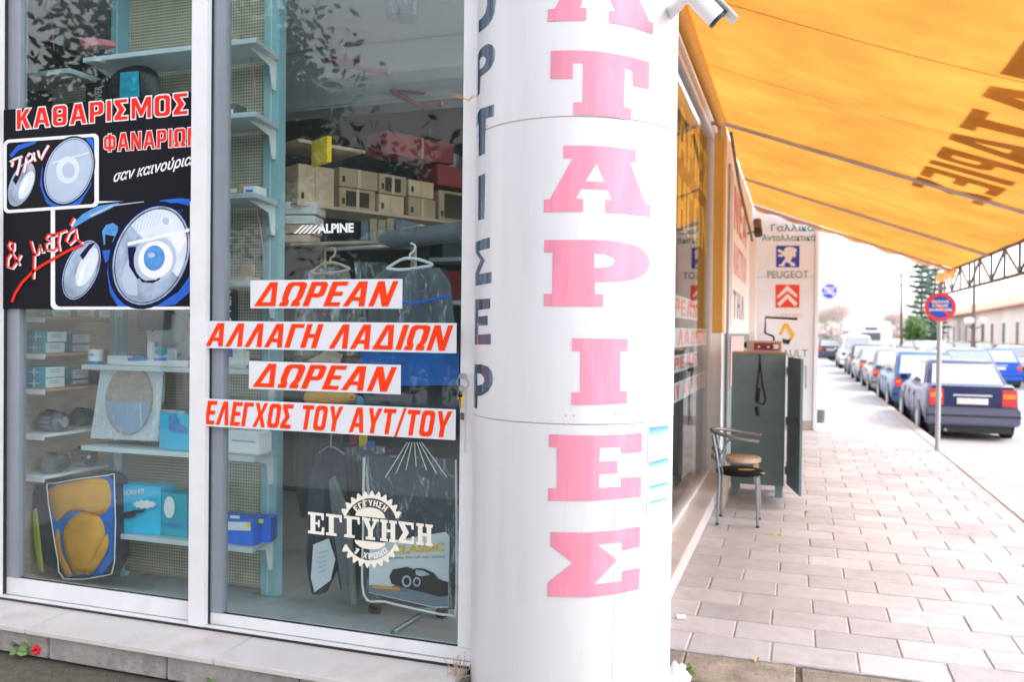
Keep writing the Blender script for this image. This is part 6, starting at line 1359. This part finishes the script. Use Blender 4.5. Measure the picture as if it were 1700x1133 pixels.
# ================================================================ KEYS, WIRE, CAMERAS
ky = thing('key_bunch', 'bunch of keys hanging from the lock of the right window', 'keys', onY(768, 700, 3.5))
yk = 3.505; c = onY(768, 632, yk); g = G(); ring = [Vector((c.x+.028*math.cos(a*.3927), yk-.004*math.sin(a*.3927), c.z-.01+.028*math.sin(a*.3927))) for a in range(17)]; g.tube(ring, .0022, 6); g.build('key_ring', 'chrome', ky)
G().tube([(c.x, 3.522, c.z+.02), (c.x, 3.49, c.z+.02)], .013, 12).build('lock_barrel', 'chrome', ky)
def key(px, py, ang, l, m):
    o_ = onY(px, py, yk-.008); g = G(); d = Vector((math.sin(ang), 0, -math.cos(ang))); s = Vector((d.z, 0, -d.x)); g.cbox(o_+d*.014, s, YA, d, .024, .0025, .028); g.cbox(o_+d*(.028+l/2), s, YA, d, .009, .0025, l)
    for k in range(3): g.cbox(o_+d*(.034+k*l/4)+s*.006, s, YA, d, .004, .0025, .004)
    g.build('key', m, ky, bevel=.001)
key(766, 655, .12, .035, 'emblem_yellow'); key(768, 640, -.35, .04, 'chrome'); key(764, 650, .02, .05, 'dull_metal'); g = G(); b = onY(768, 690, yk); g.box(b.x-.008, b.x+.008, yk-.01, yk, b.z-.02, b.z+.012).build('key_fob', 'bark', ky, bevel=.002)
tag(G().tube(smooth_path([onY(*p, 3.47) for p in ((751,153),(755,160),(772,164),(778,168),(783,163),(789,160),(786,158),(776,165),(757,155))]), .0016, 5).build('copper_wire', 'mustard'), 'thin bent copper wire sticking out by the column at the window frame', 'wire')
# cctv camera near, under the awning
c0 = onY(1130, 2, 3.35); cc = thing('cctv_camera', 'silver bullet security camera mounted on the right of the column', 'camera', onY(1130, 5, 3.4))
Yc = 3.36; b0 = onY(1148, -14, Yc); b1 = onY(1190, 30, Yc+.03); ax = (b1-b0).normalized()
G().tube([b0-ax*.05, b1], .040, 20).build('barrel', 'bracket_white', cc, smooth=True); G().tube([b1, b1+ax*.012], .041, 20).build('lens_ring', 'black_plastic', cc, smooth=True); G().tube([b1+ax*.0125, b1+ax*.014], .022, 16).build('lens', 'car_glass', cc)
sd_ = ax.cross(ZA).normalized(); up_ = sd_.cross(ax); G().cbox((b0+b1)/2+up_*.045+ax*.02, sd_, up_, ax, .088, .006, .22).build('sun_hood', 'bracket_white', cc, bevel=.002)
pw = onY(1120, 12, 3.45); G().tube([Vector((CX+.42, CY-.1, pw.z+.01)), (b0+pw)/2+Vector((0,0,.0)), b0], [.028, .022, .02], 10).build('bracket_arm', 'bracket_white', cc, smooth=True); G().lathe([(.016, 0), (.012, .02)], b0+Vector((0,-.05,-.01)), 'Y', 12).build('bolt', 'dull_metal', cc)
c2 = thing('cctv_camera', 'small brown and black security camera on the neighbour wall end', 'camera', onY(1258, 378, 13.6)); a = onY(1257, 366, 13.6); b = onY(1259, 388, 13.5)
G().tube([a, b], .06, 14).build('barrel', 'rust_frame', c2, smooth=True); G().tube([b+(a-b)*.3, b+(b-a)*.12], .063, 14).build('lens_ring', 'black_plastic', c2); G().tube([onY(1254, 385, 13.7), onY(1236, 389, 13.8)], .02, 8).build('bracket_arm', 'dull_metal', c2)
# small things on the ground
p = onZ(1131, 1027, 0); tag(G().cbox((p.x, p.y, .008), Vector((.97, .2, 0)), Vector((-.2, .97, 0)), ZA, .055, .045, .012).build('paper_scrap', 'print_white'), 'small white scrap on the paving right of the column', 'litter')
def leaf(px, py, m, s, label, seed):
    p = onZ(px, py, .004); r_ = random.Random(seed); g = G(); a = r_.uniform(0, 6); u = Vector((math.cos(a), math.sin(a), .15)); v = Vector((-math.sin(a), math.cos(a), .1)); g.add([p-u*s, p-u*s*.3+v*s*.45+ZA*.006, p+u*s*.5+v*s*.3+ZA*.008, p+u*s+ZA*.004, p+u*s*.4-v*s*.35+ZA*.01, p-u*s*.4-v*s*.4+ZA*.008], [(0,1,2),(0,2,3),(0,3,4),(0,4,5)]); return tag(g.build('fallen_leaf', m), label, 'leaf', 'fallen leaves on the paving')
leaf(1292, 888, 'yellow_green', .05, 'yellow fallen leaf on the paving beyond the chair', 1); leaf(1339, 851, 'carton_light', .035, 'pale brown fallen leaf on the paving right of the cabinet', 2); leaf(1256, 1097, 'carton', .03, 'brown fallen leaf on the near joint of the paving', 3); leaf(1237, 951, 'carton', .02, 'tiny brown leaf on the paving left of the middle', 4)
def weed(x, y, n, s, label, m='leaf_mid', flower=False, seed=0, up=1.):
    r_ = random.Random(seed); t = thing('weed', label, 'plant', (x, y, 0)); g = G()
    for i in range(n):
        a = r_.uniform(0, 6.28); d = r_.uniform(.2, 1)*s; c = Vector((x+math.cos(a)*d, y+math.sin(a)*d, s*up*r_.uniform(.25, .9))); rr2 = s*r_.uniform(.22, .38)
        nrm = Vector((r_.gauss(0, .4), r_.gauss(-.4, .4), 1)).normalized(); u = nrm.orthogonal().normalized(); v = nrm.cross(u)
        g.add([c+(u*math.cos(k*1.0472)+v*math.sin(k*1.0472))*rr2*(1+.25*(k % 2)) for k in range(6)], [(0,1,2,3,4,5)]); g.tube([(x, y, 0), c], .0015, 4, cap=False)
    g.build('leaves', m, t)
    if flower:
        c = Vector((x+s*1.1, y-.01, s*.55)); g = G()
        for k in range(9): a = k*.698; p = c+Vector((math.cos(a)*.014, r_.uniform(-.01, .01), math.sin(a)*.014)); g.lathe([(.003, -.011), (.012, 0), (.003, .011)], p, n=7)
        g.build('flower', 'flower_red', t)
p = onZ(44, 1088, 0); weed(p.x, p.y, 16, .07, 'small green weed with a red blossom growing at the left foot of the window', flower=True, seed=1, up=1.1)
p = onZ(352, 1130, .04); weed(p.x, p.y, 7, .035, 'tiny bright green sprout by the plinth in the middle of the window', seed=2, up=1.6)
p = onZ(1143, 1118, 0); weed(p.x, p.y, 12, .035, 'green sprig growing by the broken lump right of the column', seed=3, up=1.2)
rl = thing('rubble_lump', 'broken white lump of mortar at the right foot of the column', 'rubble', (onZ(1122, 1150, 0).x, onZ(1122, 1150, 0).y+.02, 0)); c = rl.location.copy()
bm = bmesh.new(); bmesh.ops.create_icosphere(bm, subdivisions=4, radius=1)
for v in bm.verts: k = 1+.35*mnoise.noise(v.co*2.2)+.12*mnoise.noise(v.co*7); v.co = Vector((v.co.x*.055*k, v.co.y*.05*k, v.co.z*.085*k+.04))
bm.verts.index_update(); G().add([c+v.co for v in bm.verts], [tuple(v.index for v in f.verts) for f in bm.faces]).build('mortar', 'plaster_white', rl, smooth=True); bm.free()
g = G(); r_ = random.Random(5)
for i in range(26): p = Vector((-1.39+r_.gauss(0, .025), 3.40+r_.gauss(0, .02), .152)); g.tube([p, p+Vector((r_.gauss(0, .03), r_.gauss(0, .02), r_.uniform(.02, .09)))], .0014, 4, cap=False)
tag(g.build('dry_weed', 'carton'), 'tuft of dry brown straw in the corner between the window and the column', 'plant')
g = G(); r_ = random.Random(6)
for i in range(900):
    x = r_.uniform(-4.6, 1.9); y = r_.choice([r_.uniform(2.3, 3.2), r_.uniform(4.0, 4.46)]) if x > -.5 else r_.uniform(2.3, 3.2); p = Vector((x, y, -.012)); g.tube([p, p+Vector((r_.gauss(0, .006), r_.gauss(0, .006), r_.uniform(.008, .028)))], [.0022, .0006], 4, cap=False)
tag(g.build('moss_and_grass', 'leaf_olive'), kind='stuff')
